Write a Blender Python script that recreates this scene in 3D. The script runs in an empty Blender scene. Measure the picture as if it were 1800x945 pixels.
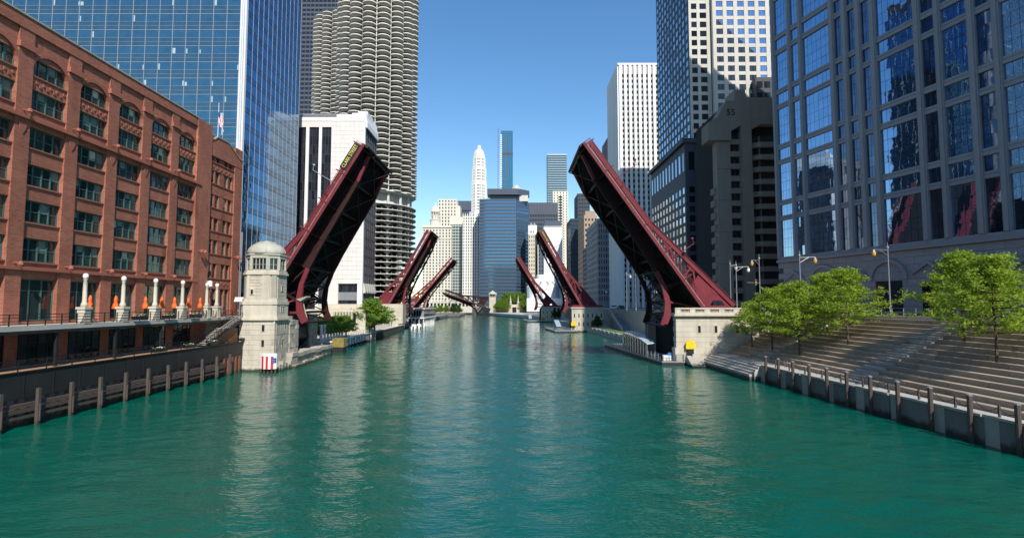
import bpy, math, random
from mathutils import Vector, Matrix
R = math.radians
rnd = random.Random(7)
sc = bpy.context.scene
col = sc.collection
# ------------------------------------------------------------------ camera, sky, sun, exposure
K, CH, TH = 947.0, 11.0, math.atan((535 - 472.5) / 947.0)
cam = bpy.data.cameras.new('camera'); cam.sensor_width = 36; cam.lens = K / 1800 * 36
cam.clip_start = .5; cam.clip_end = 6000
camo = bpy.data.objects.new('camera', cam); col.objects.link(camo)
camo.location = (0, 0, CH); camo.rotation_euler = (math.pi / 2 + TH, 0, 0); sc.camera = camo
SUN = Vector((.23, -.70, .675)).normalized()
wd = bpy.data.worlds.new('World'); sc.world = wd; wd.use_nodes = True
wn = wd.node_tree.nodes; wl = wd.node_tree.links
sky = wn.new('ShaderNodeTexSky'); sky.sky_type = 'NISHITA'; sky.sun_disc = False
sky.sun_elevation = math.asin(SUN.z); sky.sun_rotation = math.atan2(SUN.x, SUN.y)
sky.air_density = 1.15; sky.dust_density = .1; sky.ozone_density = 1.6; sky.altitude = 200
hs = wn.new('ShaderNodeHueSaturation'); hs.inputs['Saturation'].default_value = 1.27; hs.inputs['Value'].default_value = 1.37
wl.new(sky.outputs[0], hs.inputs['Color']); wl.new(hs.outputs[0], wn['Background'].inputs[0]); wn['Background'].inputs[1].default_value = .105
sl = bpy.data.lights.new('sun', 'SUN'); sl.energy = 4.7; sl.angle = R(.5); sl.color = (1, .95, .87)
so = bpy.data.objects.new('sun', sl); col.objects.link(so)
so.rotation_euler = SUN.to_track_quat('Z', 'Y').to_euler()
sc.view_settings.view_transform = 'Standard'; sc.view_settings.look = 'None'
sc.view_settings.exposure = 0.28; sc.view_settings.gamma = 1

def W(px, py, d):
    """world X, Z of the photo's pixel on the vertical plane y = d"""
    xi, yi = (px - 900) / K, (472.5 - py) / K
    f = math.cos(TH) - yi * math.sin(TH)
    return xi / f * d, CH + (math.sin(TH) + yi * math.cos(TH)) / f * d
def PX(p):
    v = Vector(p) - Vector((0, 0, CH)); f = v.y * math.cos(TH) + v.z * math.sin(TH); u = v.z * math.cos(TH) - v.y * math.sin(TH)
    if f < .5: return None
    return 900 + K * v.x / f, 472.5 - K * u / f, f
# ------------------------------------------------------------------ materials
MT = {}
def nodes(name):
    m = bpy.data.materials.new(name); m.use_nodes = True; MT[name] = m
    nt = m.node_tree; return m, nt.nodes, nt.links, nt.nodes['Principled BSDF']
def noise(n, l, scale, vec=None, sx=(1, 1, 1), detail=4):
    if vec is None:
        g = n.new('ShaderNodeNewGeometry'); vec = g.outputs['Position']
    mp = n.new('ShaderNodeMapping'); mp.inputs['Scale'].default_value = sx; l.new(vec, mp.inputs[0])
    t = n.new('ShaderNodeTexNoise'); t.inputs['Scale'].default_value = scale; t.inputs['Detail'].default_value = detail
    l.new(mp.outputs[0], t.inputs['Vector']); return t.outputs['Fac']
def mathn(n, l, op, a, b):
    x = n.new('ShaderNodeMath'); x.operation = op
    for i, v in enumerate((a, b)):
        if hasattr(v, 'links'): l.new(v, x.inputs[i])
        else: x.inputs[i].default_value = v
    return x.outputs[0]
def shade(n, l, colr, fac, amt):
    """colour times (1-amt .. 1+amt)"""
    f = mathn(n, l, 'ADD', mathn(n, l, 'MULTIPLY', fac, 2 * amt), 1 - amt)
    v = n.new('ShaderNodeVectorMath'); v.operation = 'SCALE'
    if hasattr(colr, 'links'): l.new(colr, v.inputs[0])
    else: v.inputs[0].default_value = colr[:3]
    l.new(f, v.inputs['Scale']); return v.outputs[0]
def mixc(n, l, fac, a, b):
    mx = n.new('ShaderNodeMix'); mx.data_type = 'RGBA'; mx.clamp_factor = True; l.new(fac, mx.inputs[0]); l.new(a, mx.inputs[6]); mx.inputs[7].default_value = (*b, 1); return mx.outputs[2]
def mat(name, c, rough=.75, var=.15, scale=.35, bump=0, metal=0, streak=0, rand=.06, bscale=6, spec=.4, algae=False, patch=None):
    m, n, l, b = nodes(name)
    o = shade(n, l, c, noise(n, l, scale), var)
    o = shade(n, l, o, noise(n, l, scale * 9), var * .6)
    if streak: o = shade(n, l, o, noise(n, l, 1.1, sx=(1, 1, .09)), streak)
    if rand:
        oi = n.new('ShaderNodeObjectInfo'); o = shade(n, l, o, oi.outputs['Random'], rand)
    if patch:                                            # worn or stained patches with their own outline
        o = mixc(n, l, mathn(n, l, 'MULTIPLY', mathn(n, l, 'SUBTRACT', noise(n, l, patch[1], sx=(1, 1, .45), detail=6), patch[2]), 7), o, patch[0])
    if algae:                                            # green-brown waterline growth on anything that stands in the river
        g = n.new('ShaderNodeNewGeometry'); sp_ = n.new('ShaderNodeSeparateXYZ'); l.new(g.outputs['Position'], sp_.inputs[0])
        zz = mathn(n, l, 'ADD', sp_.outputs[2], mathn(n, l, 'MULTIPLY', noise(n, l, 1.5, sx=(1, 1, .3)), .9))
        o = mixc(n, l, mathn(n, l, 'MULTIPLY', mathn(n, l, 'SUBTRACT', 1.15, zz), 2.2), o, (.045, .05, .03))
    l.new(o, b.inputs['Base Color']); b.inputs['Roughness'].default_value = rough
    b.inputs['Metallic'].default_value = metal; b.inputs['Specular IOR Level'].default_value = spec
    if bump:
        bp = n.new('ShaderNodeBump'); bp.inputs['Strength'].default_value = .6; bp.inputs['Distance'].default_value = bump
        l.new(noise(n, l, bscale), bp.inputs['Height']); l.new(bp.outputs[0], b.inputs['Normal'])
    return m
def glass(name, c, rough=.04, metal=.85, wave=.02, ws=.5, rand=.3, spec=.6):
    m, n, l, b = nodes(name)
    oi = n.new('ShaderNodeObjectInfo')
    o = shade(n, l, c, oi.outputs['Random'], rand)
    o = shade(n, l, o, noise(n, l, .6), .25)
    l.new(o, b.inputs['Base Color']); b.inputs['Roughness'].default_value = rough
    b.inputs['Metallic'].default_value = metal; b.inputs['Specular IOR Level'].default_value = spec
    bp = n.new('ShaderNodeBump'); bp.inputs['Strength'].default_value = 1; bp.inputs['Distance'].default_value = wave
    l.new(noise(n, l, ws, detail=2), bp.inputs['Height']); l.new(bp.outputs[0], b.inputs['Normal'])
    return m
def brickmat(name, c1, c2, mortar, bw=.6, rh=.2, var=.3):
    m, n, l, b = nodes(name)
    g = n.new('ShaderNodeNewGeometry'); s = n.new('ShaderNodeSeparateXYZ'); l.new(g.outputs['Position'], s.inputs[0])
    cb = n.new('ShaderNodeCombineXYZ'); l.new(mathn(n, l, 'ADD', s.outputs[0], s.outputs[1]), cb.inputs[0]); l.new(s.outputs[2], cb.inputs[1])
    t = n.new('ShaderNodeTexBrick'); l.new(cb.outputs[0], t.inputs['Vector'])
    t.inputs['Color1'].default_value = (*c1, 1); t.inputs['Color2'].default_value = (*c2, 1); t.inputs['Mortar'].default_value = (*mortar, 1)
    t.inputs['Scale'].default_value = 1; t.inputs['Brick Width'].default_value = bw; t.inputs['Row Height'].default_value = rh
    t.inputs['Mortar Size'].default_value = rh * .09; t.inputs['Mortar Smooth'].default_value = .3
    o = shade(n, l, t.outputs['Color'], noise(n, l, .25), var); o = shade(n, l, o, noise(n, l, 1.1, sx=(1, 1, .1)), .2)
    o = mixc(n, l, mathn(n, l, 'MULTIPLY', mathn(n, l, 'SUBTRACT', noise(n, l, .35, sx=(1, 1, .5), detail=7), .6), 5), o, (c2[0] * .62, c2[1] * .62, c2[2] * .65))
    l.new(o, b.inputs['Base Color']); b.inputs['Roughness'].default_value = .85; b.inputs['Specular IOR Level'].default_value = .25
    return m
brickmat('brick', (.375, .13, .078), (.285, .09, .056), (.33, .20, .15))
mat('brick_trim', (.33, .115, .075), .8, .15, .6)
mat('green_frame', (.055, .13, .115), .5, .15, 1)
glass('old_pane', (.025, .04, .038), .05, 0, .01, 1.2, .5, .7)
mat('limestone', (.52, .47, .38), .85, .16, .5, .02, streak=.28, patch=((.30, .265, .20), .7, .63), algae=True)
mat('limestone_dark', (.36, .33, .27), .9, .2, .6, .03, streak=.25, algae=True)
mat('stone_rough', (.40, .365, .295), .9, .28, .8, .06, streak=.3, rand=.18, patch=((.16, .14, .11), .9, .6), algae=True)
mat('dome_lead', (.42, .42, .35), .7, .2, 1.2, .01, streak=.1)
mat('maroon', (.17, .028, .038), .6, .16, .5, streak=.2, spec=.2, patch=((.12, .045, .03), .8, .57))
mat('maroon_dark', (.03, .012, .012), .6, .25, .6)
mat('maroon_grime', (.034, .012, .012), .75, .3, .5, streak=.2, spec=.2)  # maroon with shade put into the colour, for undersides and the farthest leaf
mat('steel_dark', (.012, .010, .010), .7, .3, .4)
mat('asphalt', (.05, .05, .052), .9, .2, .8)
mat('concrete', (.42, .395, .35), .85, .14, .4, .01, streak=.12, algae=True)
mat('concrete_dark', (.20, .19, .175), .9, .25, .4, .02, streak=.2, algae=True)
mat('paving', (.40, .37, .32), .9, .15, .3)
mat('step_stone', (.34, .27, .20), .85, .15, .6, .008, rand=.16, patch=((.17, .14, .105), .55, .6))
mat('petal_concrete', (.66, .64, .57), .8, .12, .15, streak=.1)
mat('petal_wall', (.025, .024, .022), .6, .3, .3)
glass('petal_glass', (.05, .05, .048), .1, .2, .01, .5, .6)
mat('blackiron', (.018, .018, .02), .5, .2, 1)
mat('blackwall', (.022, .022, .023), .6, .35, .5, streak=.3)
mat('timber', (.085, .065, .055), .85, .3, 1.2, .02, algae=True)
mat('rust', (.16, .062, .04), .85, .35, .9, algae=True)
mat('deck_wood', (.36, .20, .11), .75, .25, 1.2)
mat('panel_wood', (.20, .075, .03), .6, .2, 1)
mat('orange', (.80, .14, .025), .7, .08, 3)
mat('white_paint', (.80, .80, .78), .5, .06, .5)
mat('globe_white', (.85, .85, .8), .25, .02, 1)
mat('red_paint', (.60, .03, .03), .5, .08, 2)
mat('navy_paint', (.03, .06, .25), .5, .08, 2)
mat('yellow_paint', (.85, .55, .01), .5, .08, 2)
mat('blue_plastic', (.02, .20, .60), .4, .05, 2)
mat('mullion', (.30, .33, .37), .4, .08, .5, metal=.3)
mat('fin_white', (.66, .66, .66), .4, .08, .3)
glass('blue_pane', (.085, .195, .25), .05, .8, .015, .35, .22)
glass('blue_spandrel', (.10, .20, .24), .12, .75, .015, .35, .1)
glass('deep_pane', (.08, .19, .33), .04, .9, .03, .3, .16)
glass('deep_spandrel', (.055, .13, .235), .1, .85, .02, .3, .1)
mat('blind', (.34, .43, .44), .6, .05, 1)
glass('dark_pane', (.022, .028, .036), .06, .3, .01, .5, .5)
glass('hotel_pane', (.03, .036, .05), .08, .3, .01, .5, .5)
glass('mirror_blue', (.30, .43, .60), .015, .95, .007, .4, .07)
mat('granite_shaded', (.045, .055, .075), .6, .15, .8)  # granite with shade put into the colour, for the side face and base
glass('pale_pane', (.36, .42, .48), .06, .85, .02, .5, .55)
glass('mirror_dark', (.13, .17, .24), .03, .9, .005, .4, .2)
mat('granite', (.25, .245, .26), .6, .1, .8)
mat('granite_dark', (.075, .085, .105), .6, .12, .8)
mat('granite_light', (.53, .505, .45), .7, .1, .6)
mat('brutal', (.21, .185, .15), .85, .12, .3, streak=.15)
mat('white_stone', (.72, .675, .63), .7, .06, .3, streak=.06)
mat('white_marble', (.76, .76, .75), .6, .06, .3)
mat('cream_terra', (.62, .58, .48), .8, .1, .2, streak=.08)
mat('white_terra', (.72, .71, .66), .8, .08, .2, streak=.08)
mat('beige_stone', (.56, .50, .39), .8, .1, .2)
mat('brown_stone', (.36, .26, .19), .8, .12, .3)
mat('grey_stone', (.17, .17, .17), .8, .12, .3)
mat('blind_old', (.16, .21, .18), .7, .15, 2)
mat('dark_tower', (.035, .038, .05), .5, .2, .3)
mat('bronze', (.06, .055, .06), .5, .2, .3)
mat('steelblue_panel', (.06, .078, .11), .5, .12, .3)
glass('band_pane', (.06, .16, .26), .06, .6, .01, .3, .5)
glass('teal_pane', (.04, .12, .16), .08, .3, .01, .2, .15)
glass('aqua_pane', (.02, .15, .26), .08, .25, .01, .2, .12)
glass('green_pane', (.16, .30, .30), .06, .6, .01, .3, .3)
mat('grey_metal', (.30, .31, .32), .45, .12, .6, metal=.4)
mat('canopy_glass', (.35, .42, .48), .15, .1, 1)
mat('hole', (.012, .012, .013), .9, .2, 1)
mat('car_white', (.75, .75, .75), .3, .03, 1)
mat('car_grey', (.30, .31, .33), .3, .03, 1)
mat('car_dark', (.05, .055, .06), .3, .03, 1)
mat('tyre', (.015, .015, .015), .9, .1, 2)
mat('skin', (.45, .27, .19), .6, .05, 4)
mat('shirt_dark', (.025, .03, .05), .85, .15, 4)
mat('bark', (.075, .055, .042), .9, .3, 2, .03)
mat('yellow_old', (.26, .21, .06), .9, .5, 1.5)
mat('soil', (.05, .038, .028), .95, .3, 2)
mat('amber_glass', (.75, .38, .05), .2, .05, 2)
mat('sign_green', (.01, .30, .14), .4, .05, 2)
mat('sign_black', (.012, .012, .012), .5, .05, 2)
mat('sign_yellow', (.75, .62, .12), .5, .05, 2)
mat('grass_green', (.09, .16, .03), .9, .3, 1.5)
def leafmat(name, c, c2, t=.35):
    m, n, l, b = nodes(name)
    mx = n.new('ShaderNodeMix'); mx.data_type = 'RGBA'; mx.inputs[6].default_value = (*c, 1); mx.inputs[7].default_value = (*c2, 1)
    f = mathn(n, l, 'MULTIPLY', mathn(n, l, 'SUBTRACT', noise(n, l, .9), .3), 2.2); l.new(f, mx.inputs[0])
    o = shade(n, l, mx.outputs[2], noise(n, l, 9), .35)
    l.new(o, b.inputs['Base Color']); b.inputs['Roughness'].default_value = .55; b.inputs['Specular IOR Level'].default_value = .25
    tr = n.new('ShaderNodeBsdfTranslucent'); l.new(o, tr.inputs[0])
    ms = n.new('ShaderNodeMixShader'); ms.inputs[0].default_value = t
    l.new(b.outputs[0], ms.inputs[1]); l.new(tr.outputs[0], ms.inputs[2]); l.new(ms.outputs[0], n['Material Output'].inputs[0]); return m
leafmat('leaf_bright', (.21, .31, .022), (.36, .47, .05), .48)
leafmat('leaf_mid', (.12, .22, .022), (.22, .35, .045), .35)
leafmat('leaf_dark', (.035, .075, .018), (.07, .13, .03), .25)
# water
m, n, l, b = nodes('water')
o = shade(n, l, (.0005, .087, .061), noise(n, l, .02, sx=(1, .4, 1)), .25)
l.new(o, b.inputs['Base Color']); b.inputs['Roughness'].default_value = .045; b.inputs['IOR'].default_value = 1.33
bp = n.new('ShaderNodeBump'); bp.inputs['Strength'].default_value = 1; bp.inputs['Distance'].default_value = .17
h = mathn(n, l, 'ADD', mathn(n, l, 'MULTIPLY', noise(n, l, 1.0, sx=(.5, 1.2, 1), detail=3), .6), mathn(n, l, 'MULTIPLY', noise(n, l, 3.4, sx=(.55, 1.2, 1), detail=3), .3))
h = mathn(n, l, 'ADD', h, mathn(n, l, 'MULTIPLY', noise(n, l, .16, sx=(.8, 1, 1), detail=2), .5))
l.new(h, bp.inputs['Height']); l.new(mathn(n, l, 'ADD', mathn(n, l, 'MULTIPLY', noise(n, l, .035, sx=(1.4, .5, 1), detail=3), 1.1), .3), bp.inputs['Strength']); l.new(bp.outputs[0], b.inputs['Normal'])
# ------------------------------------------------------------------ object helpers
WM = {}
def link(o, parent, M):
    col.objects.link(o)
    if parent is not None:
        o.parent = parent; o.matrix_local = WM[parent].inverted_safe() @ M
    else: o.matrix_local = M
    WM[o] = M; return o
def tag(o, label=None, cat=None, group=None, kind=None):
    if label: o['label'] = label
    if cat: o['category'] = cat
    if group: o['group'] = group
    if kind: o['kind'] = kind
    return o
def thing(name, label, cat, loc=(0, 0, 0), rz=0, group=None, rot=None):
    o = bpy.data.objects.new(name, None); o.empty_display_size = .5
    M = Matrix.Translation(loc) @ (rot if rot is not None else Matrix.Rotation(rz, 4, 'Z'))
    return tag(link(o, None, M), label, cat, group)
class MB:
    def __init__(s): s.v = []; s.f = []; s.mi = []
    def add(s, vs, fs, mi=0):
        k = len(s.v); s.v += [tuple(p) for p in vs]
        for f in fs: s.f.append(tuple(i + k for i in f)); s.mi.append(mi)
        return s
    def box(s, x0, x1, y0, y1, z0, z1, mi=0):
        return s.add([(x, y, z) for z in (z0, z1) for y in (y0, y1) for x in (x0, x1)],
                     [(0, 2, 3, 1), (4, 5, 7, 6), (0, 1, 5, 4), (2, 6, 7, 3), (0, 4, 6, 2), (1, 3, 7, 5)], mi)
    def prism(s, poly, a, b, ax='y', mi=0):
        """polygon (two coords) extruded along axis ax from a to b; poly coords are the other two axes in order"""
        def P(p, t): return {'x': (t, p[0], p[1]), 'y': (p[0], t, p[1]), 'z': (p[0], p[1], t)}[ax]
        n = len(poly); vs = [P(p, a) for p in poly] + [P(p, b) for p in poly]
        fs = [tuple(range(n)), tuple(range(2 * n - 1, n - 1, -1))] + [(i, i + n, (i + 1) % n + n, (i + 1) % n) for i in range(n)]
        return s.add(vs, fs, mi)
    def tube(s, p, q, r, r2=None, n=6, mi=0):
        p, q = Vector(p), Vector(q); d = q - p; r2 = r if r2 is None else r2
        if d.length < 1e-5: return s
        a = d.orthogonal().normalized(); b = d.normalized().cross(a)
        vs = [c + (a * math.cos(t) + b * math.sin(t)) * rr for c, rr in ((p, r), (q, r2)) for t in [2 * math.pi * i / n for i in range(n)]]
        return s.add(vs, [tuple(range(n - 1, -1, -1)), tuple(range(n, 2 * n))] + [(i, (i + 1) % n, (i + 1) % n + n, i + n) for i in range(n)], mi)
    def lathe(s, prof, n=12, c=(0, 0), a0=0, mi=0, sx=1, sy=1):
        vs = [(c[0] + r * sx * math.cos(a0 + 2 * math.pi * i / n), c[1] + r * sy * math.sin(a0 + 2 * math.pi * i / n), z) for r, z in prof for i in range(n)]
        m = len(prof); fs = [(j * n + i, j * n + (i + 1) % n, (j + 1) * n + (i + 1) % n, (j + 1) * n + i) for j in range(m - 1) for i in range(n)]
        return s.add(vs, fs + [tuple(range(n - 1, -1, -1)), tuple(range((m - 1) * n, m * n))], mi)
    def mesh(s, name, mats, smooth=False):
        me = bpy.data.meshes.new(name); me.from_pydata(s.v, [], s.f)
        for m in (mats if isinstance(mats, (list, tuple)) else [mats]): me.materials.append(MT[m])
        if len(set(s.mi)) > 1: me.polygons.foreach_set('material_index', s.mi)
        if smooth: me.polygons.foreach_set('use_smooth', [True] * len(s.f))
        me.update(); return me
def bmobj(name, mb, mats, parent=None, world=True, smooth=False, **t):
    """one mesh object; coordinates in world space, or in the parent's space with world=False"""
    lo = [min(p[i] for p in mb.v) for i in range(3)]; hi = [max(p[i] for p in mb.v) for i in range(3)]
    c = Vector([(lo[i] + hi[i]) / 2 for i in range(3)]) if parent is not None else Vector(((lo[0] + hi[0]) / 2, (lo[1] + hi[1]) / 2, lo[2]))
    mb.v = [(p[0] - c.x, p[1] - c.y, p[2] - c.z) for p in mb.v]
    M = Matrix.Translation(c)
    if parent is not None and not world: M = WM[parent] @ M
    o = bpy.data.objects.new(name, mb.mesh(name, mats, smooth)); return tag(link(o, parent, M), **t)
UNIT = {}
def unit(m):
    if m not in UNIT: UNIT[m] = MB().box(-.5, .5, -.5, .5, -.5, .5).mesh('piece', m)
    return UNIT[m]
def score(M, size, nrm=None):
    c = M.translation; q = PX(c)
    if not q: return 0
    s = K * size / q[2]
    if q[0] < -s or q[0] > 1800 + s or q[1] < -s or q[1] > 945 + s: return 0
    return s
def place(parent, name, items, world=True, limit=300, minpx=9, label=None):
    """items: (mesh, matrix, size). Large ones become parts, the small or surplus ones one joined 'stuff' part"""
    P = Matrix.Identity(4) if (world or parent is None) else WM[parent]
    it = [(score(P @ M, s), me, P @ M) for me, M, s in items]
    it.sort(key=lambda t: -t[0]); objs = []; rest = []
    for k, (s, me, M) in enumerate(it):
        if k < limit and s >= minpx:
            o = link(bpy.data.objects.new(name, me), parent, M); objs.append(o)
            if label: o['label'] = label
        else: rest.append((me, M))
    if rest:
        v = []; f = []; mi = []; mats = []
        base = rest[0][1].translation.copy(); cache = {}
        for me, M in rest:
            if me.name not in cache: cache[me.name] = ([x.co.copy() for x in me.vertices], [tuple(p.vertices) for p in me.polygons], [p.material_index for p in me.polygons], [x for x in me.materials])
            vs, fs, ms, mm = cache[me.name]; k = len(v); v += [tuple(M @ x - base) for x in vs]
            for x in mm:
                if x not in mats: mats.append(x)
            for ff, q in zip(fs, ms): f.append(tuple(i + k for i in ff)); mi.append(mats.index(mm[q]))
        me = bpy.data.meshes.new(name); me.from_pydata(v, [], f)
        for x in mats: me.materials.append(x)
        if len(mats) > 1: me.polygons.foreach_set('material_index', mi)
        me.update(); o = link(bpy.data.objects.new(name, me), parent, Matrix.Translation(base)); o['kind'] = 'stuff'; objs.append(o)
    return objs
def bxm(x0, x1, y0, y1, z0, z1):
    return Matrix.Translation(((x0 + x1) / 2, (y0 + y1) / 2, (z0 + z1) / 2)) @ Matrix.Diagonal((x1 - x0, y1 - y0, z1 - z0, 1))
def boxes(parent, name, m, bl, world=True, limit=300, minpx=9, label=None):
    return place(parent, name, [(unit(m), bxm(*q), math.sqrt(sum(x * x for x in sorted((q[1] - q[0], q[3] - q[2], q[5] - q[4]))[1:]))) for q in bl], world, limit, minpx, label)
def box(parent, name, m, *q, world=True, **t):
    M = bxm(*q)
    if parent is not None and not world: M = WM[parent] @ M
    return tag(link(bpy.data.objects.new(name, unit(m)), parent, M), **t)
def beamM(p, q, w, h, up=(0, 0, 1)):
    p, q = Vector(p), Vector(q); d = q - p; L = d.length; x = d / L
    y = Vector(up).cross(x)
    if y.length < 1e-4: y = Vector((0, 1, 0)).cross(x)
    y.normalize(); z = x.cross(y)
    M = Matrix((x, y, z)).transposed().to_4x4(); M.translation = (p + q) / 2
    return M @ Matrix.Diagonal((L, w, h, 1))
def beams(parent, name, m, bl, world=True, limit=300, minpx=9, up=(0, 0, 1)):
    return place(parent, name, [(unit(m), beamM(p, q, w, h, up), (Vector(q) - Vector(p)).length) for p, q, w, h in bl], world, limit, minpx)
def copy_tree(o, M, label=None, parent=None):
    """a copy of a thing with copies of its parts and sub-parts"""
    c = o.copy(); L = o.matrix_local.copy(); col.objects.link(c)
    if parent is None: c.parent = None; c.matrix_local = M; WM[c] = M
    else: c.parent = parent; c.matrix_local = L; WM[c] = WM[parent] @ L
    if label: c['label'] = label
    for ch in [x for x in o.children]: copy_tree(ch, None, None, c)
    return c
def T(x, y, z, rz=0): return Matrix.Translation((x, y, z)) @ Matrix.Rotation(rz, 4, 'Z')
# ---- facade: a core with proud piers and spandrels and windows set back between them
def fb(face, Wd, D, a0, a1, o0, o1, z0, z1):
    if face == 'F': return (a0, a1, -o1, -o0, z0, z1)
    if face == 'L': return (-o1, -o0, a0, a1, z0, z1)
    return (Wd + o0, Wd + o1, a0, a1, z0, z1)
def facade(Tg, face, Wd, D, H, xs, zs, wall, pane, po=.35, so_=.22, pier=True, span=True, wname='window', a_rng=None, spandrel=None, pmat=None, limit=300, minpx=9):
    a0, a1 = a_rng or (0, (Wd if face == 'F' else D))
    B = lambda *q: fb(face, Wd, D, *q)
    boxes(Tg, wname, pane, [B(x0, x1, .0, .05, z0, z1) for x0, x1 in xs for z0, z1 in zs], False, limit, minpx)
    if pier:
        e = [a0] + [v for x in xs for v in x] + [a1]
        boxes(Tg, 'pier', pmat or wall, [B(e[i], e[i + 1], -.1, po, 0, H) for i in range(0, len(e), 2) if e[i + 1] - e[i] > .02], False, limit, minpx)
    if span:
        e = [0] + [v for z in zs for v in z] + [H]
        boxes(Tg, 'spandrel', spandrel or wall, [B(a0 + .01, a1 - .01, -.1, so_, e[i], e[i + 1]) for i in range(0, len(e), 2) if e[i + 1] - e[i] > .02], False, limit, minpx)
def grid(a0, a1, n, frac, off=0):
    p = (a1 - a0) / n; return [(a0 + p * (i + .5 - frac / 2), a0 + p * (i + .5 + frac / 2)) for i in range(n)]
def tower(name, label, px0, px1, yt, d, D, wall, pane, ncol, rowp, fx=.55, fz=.55, z0=9.3, side=True, nside=None, cat='building', group=None, po=.35, so_=.22, top=1.5, spandrel=None, pmat=None, ztop=None, yb=None):
    ym = 400
    X0 = W(px0, ym, d)[0]; X1 = W(px1, ym, d)[0]; Z = ztop or W((px0 + px1) / 2, yt, d)[1]
    if yb: z0 = W(px0, yb, d)[1]
    t = thing(name, label, cat, (X0, d, z0), group=group); Wd = X1 - X0; H = Z - z0
    box(t, 'wall', wall, .02, Wd - .02, .02, D, .02, H - .03, world=False)
    nz = max(1, int((H - top) / rowp)); zs = [(H - top - rowp * (i + 1) + rowp * (1 - fz), H - top - rowp * i) for i in range(nz)][::-1]
    facade(t, 'F', Wd, D, H, grid(0, Wd, ncol, fx), zs, wall, pane, po, so_, spandrel=spandrel, pmat=pmat)
    if side:
        sd = 'L' if X0 > 0 else ('R' if X1 < 0 else None)
        if sd: facade(t, sd, Wd, D, H, grid(0, D, nside or max(1, int(ncol * D / Wd)), fx), zs, wall, pane, po - .01, so_ - .01, spandrel=spandrel, pmat=pmat)
    return t, Wd, H
# ------------------------------------------------------------------ the setting: water, banks, streets
def waves():
    """a sheet of real ripples between the banks, with flat water round it"""
    import numpy as np
    g = np.random.RandomState(4); ys = [-30.0]
    while ys[-1] < 660: ys.append(ys[-1] + max(.3, .006 * ys[-1]))
    ys = np.array(ys); xs = np.arange(-64, 64.01, .5); X, Y = np.meshgrid(xs, ys); Z = np.zeros_like(X)
    for i in range(18):
        lam = .9 * 1.13 ** i; a = g.uniform(-.9, .9) + .15; k = 2 * np.pi / lam
        fade = np.clip(lam / (3.2 * np.maximum(.3, .006 * Y)), 0, 1) ** 1.5
        wob = 1 + .5 * np.sin(X * .05 + i) * np.sin(Y * .031 + 2 * i)
        Z += (.0052 * lam ** .45) * wob * fade * np.sin(k * (X * np.sin(a) + Y * np.cos(a)) + g.uniform(0, 6.28) + .8 * np.sin(X * .11 + Y * .07 * (i % 3)))
    edge = np.clip((64 - np.abs(X)) / 6, 0, 1) * np.clip((Y + 30) / 6, 0, 1) * np.clip((660 - Y) / 20, 0, 1); Z *= edge
    V = np.stack([X, Y, Z], -1).reshape(-1, 3).tolist(); n = len(xs); V = [tuple(v) for v in V]; F = []
    for j in range(len(ys) - 1):
        b = j * n; F += [(b + i, b + i + 1, b + n + i + 1, b + n + i) for i in range(n - 1)]
    k = len(V); y0, y1 = float(ys[0]), float(ys[-1])
    for q in ((-400, -300, 400, y0), (-400, y1, 400, 900), (-400, y0, -64, y1), (64, y0, 400, y1)):
        V += [(q[0], q[1], 0), (q[2], q[1], 0), (q[2], q[3], 0), (q[0], q[3], 0)]; F.append((k, k + 1, k + 2, k + 3)); k += 4
    m = MB(); m.v = V; m.f = F; m.mi = [0] * len(F)
    o = bpy.data.objects.new('river_water', m.mesh('river_water', 'water', True)); link(o, None, Matrix.Identity(4)); o['kind'] = 'structure'
waves()
def slab(name, poly, z0, z1, m, kind='structure'):
    return bmobj(name, MB().prism(poly, z0, z1, 'z'), m, kind=kind)
LB = lambda d: -36 - .045 * d          # waterline, north (left) bank
RB = lambda d: 39 - .04 * d            # waterline, south (right) bank
slab('ground', [(-3000, -600), (3000, -600), (3000, 4000), (-3000, 4000)], -6.0, -5.0, 'soil')
slab('north_bank_ground', [(-48.9, -40), (-48.9, 97), (-48.9, 124), (-58, 124.1), (-78, 560), (-90, 640), (-120, 900), (-1500, 900), (-1500, -40)], -4, 9.0, 'paving')
slab('lower_riverwalk', [(-48.88, -40), (-44.62, -40), (-44.62, 89.5), (-48.88, 89.5)], -4, 4.8, 'concrete_dark')
slab('clark_street_north', [(-46.6, 98.5), (-46.6, 123), (-300, 123), (-300, 98.5)], 6.5, 9.3, 'asphalt')
slab('north_riverwalk_promenade', [(LB(124), 124.2), (LB(235), 235), (-57, 235), (-57, 124.2)], -4, 2.3, 'paving')
slab('north_quay', [(LB(252), 252), (LB(345), 345), (-75, 345), (-75, 252)], -4, 2.0, 'concrete_dark')
slab('north_quay_far', [(LB(372), 372), (-60, 560), (-73, 640), (-125, 900), (-130, 900), (-100, 372)], -4, 2.2, 'concrete_dark')
slab('south_bank_ground', [(52.3, -60), (52.3, 98.8), (46, 98.9), (46, 123.8), (45, 124), (28, 560), (24, 572), (24, 900), (1500, 900), (1500, -60)], -4, 9.0, 'paving')
slab('south_riverwalk_promenade', [(RB(-60), -60), (RB(78.4), 78.4), (39.2, 78.4), (39.2, -60)], -4, 2.2, 'paving')
slab('south_riverwalk_promenade_lower', [(35.85, 78.41), (36.8, 98.6), (39.2, 98.6), (39.2, 78.41)], -4, 2.2, 'paving')
slab('wacker_drive', [(53.5, -60), (53.5, 98), (60, 98), (60, 124), (70, 150), (50, 560), (58, 560), (78, 150), (82, 124), (76, 98), (72, -60)], 8.0, 9.12, 'asphalt')
slab('south_quay', [(RB(128), 128), (RB(235), 235), (44, 235), (44, 128)], -4, 1.6, 'paving')
slab('south_quay_mid', [(RB(262), 262), (RB(372), 372), (40, 372), (40, 262)], -4, 2.0, 'paving')
slab('far_bank_quay', [(-27, 566), (RB(400) - 1, 398), (36, 398), (36, 640), (-60, 640)], -4, 2.6, 'concrete')
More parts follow.
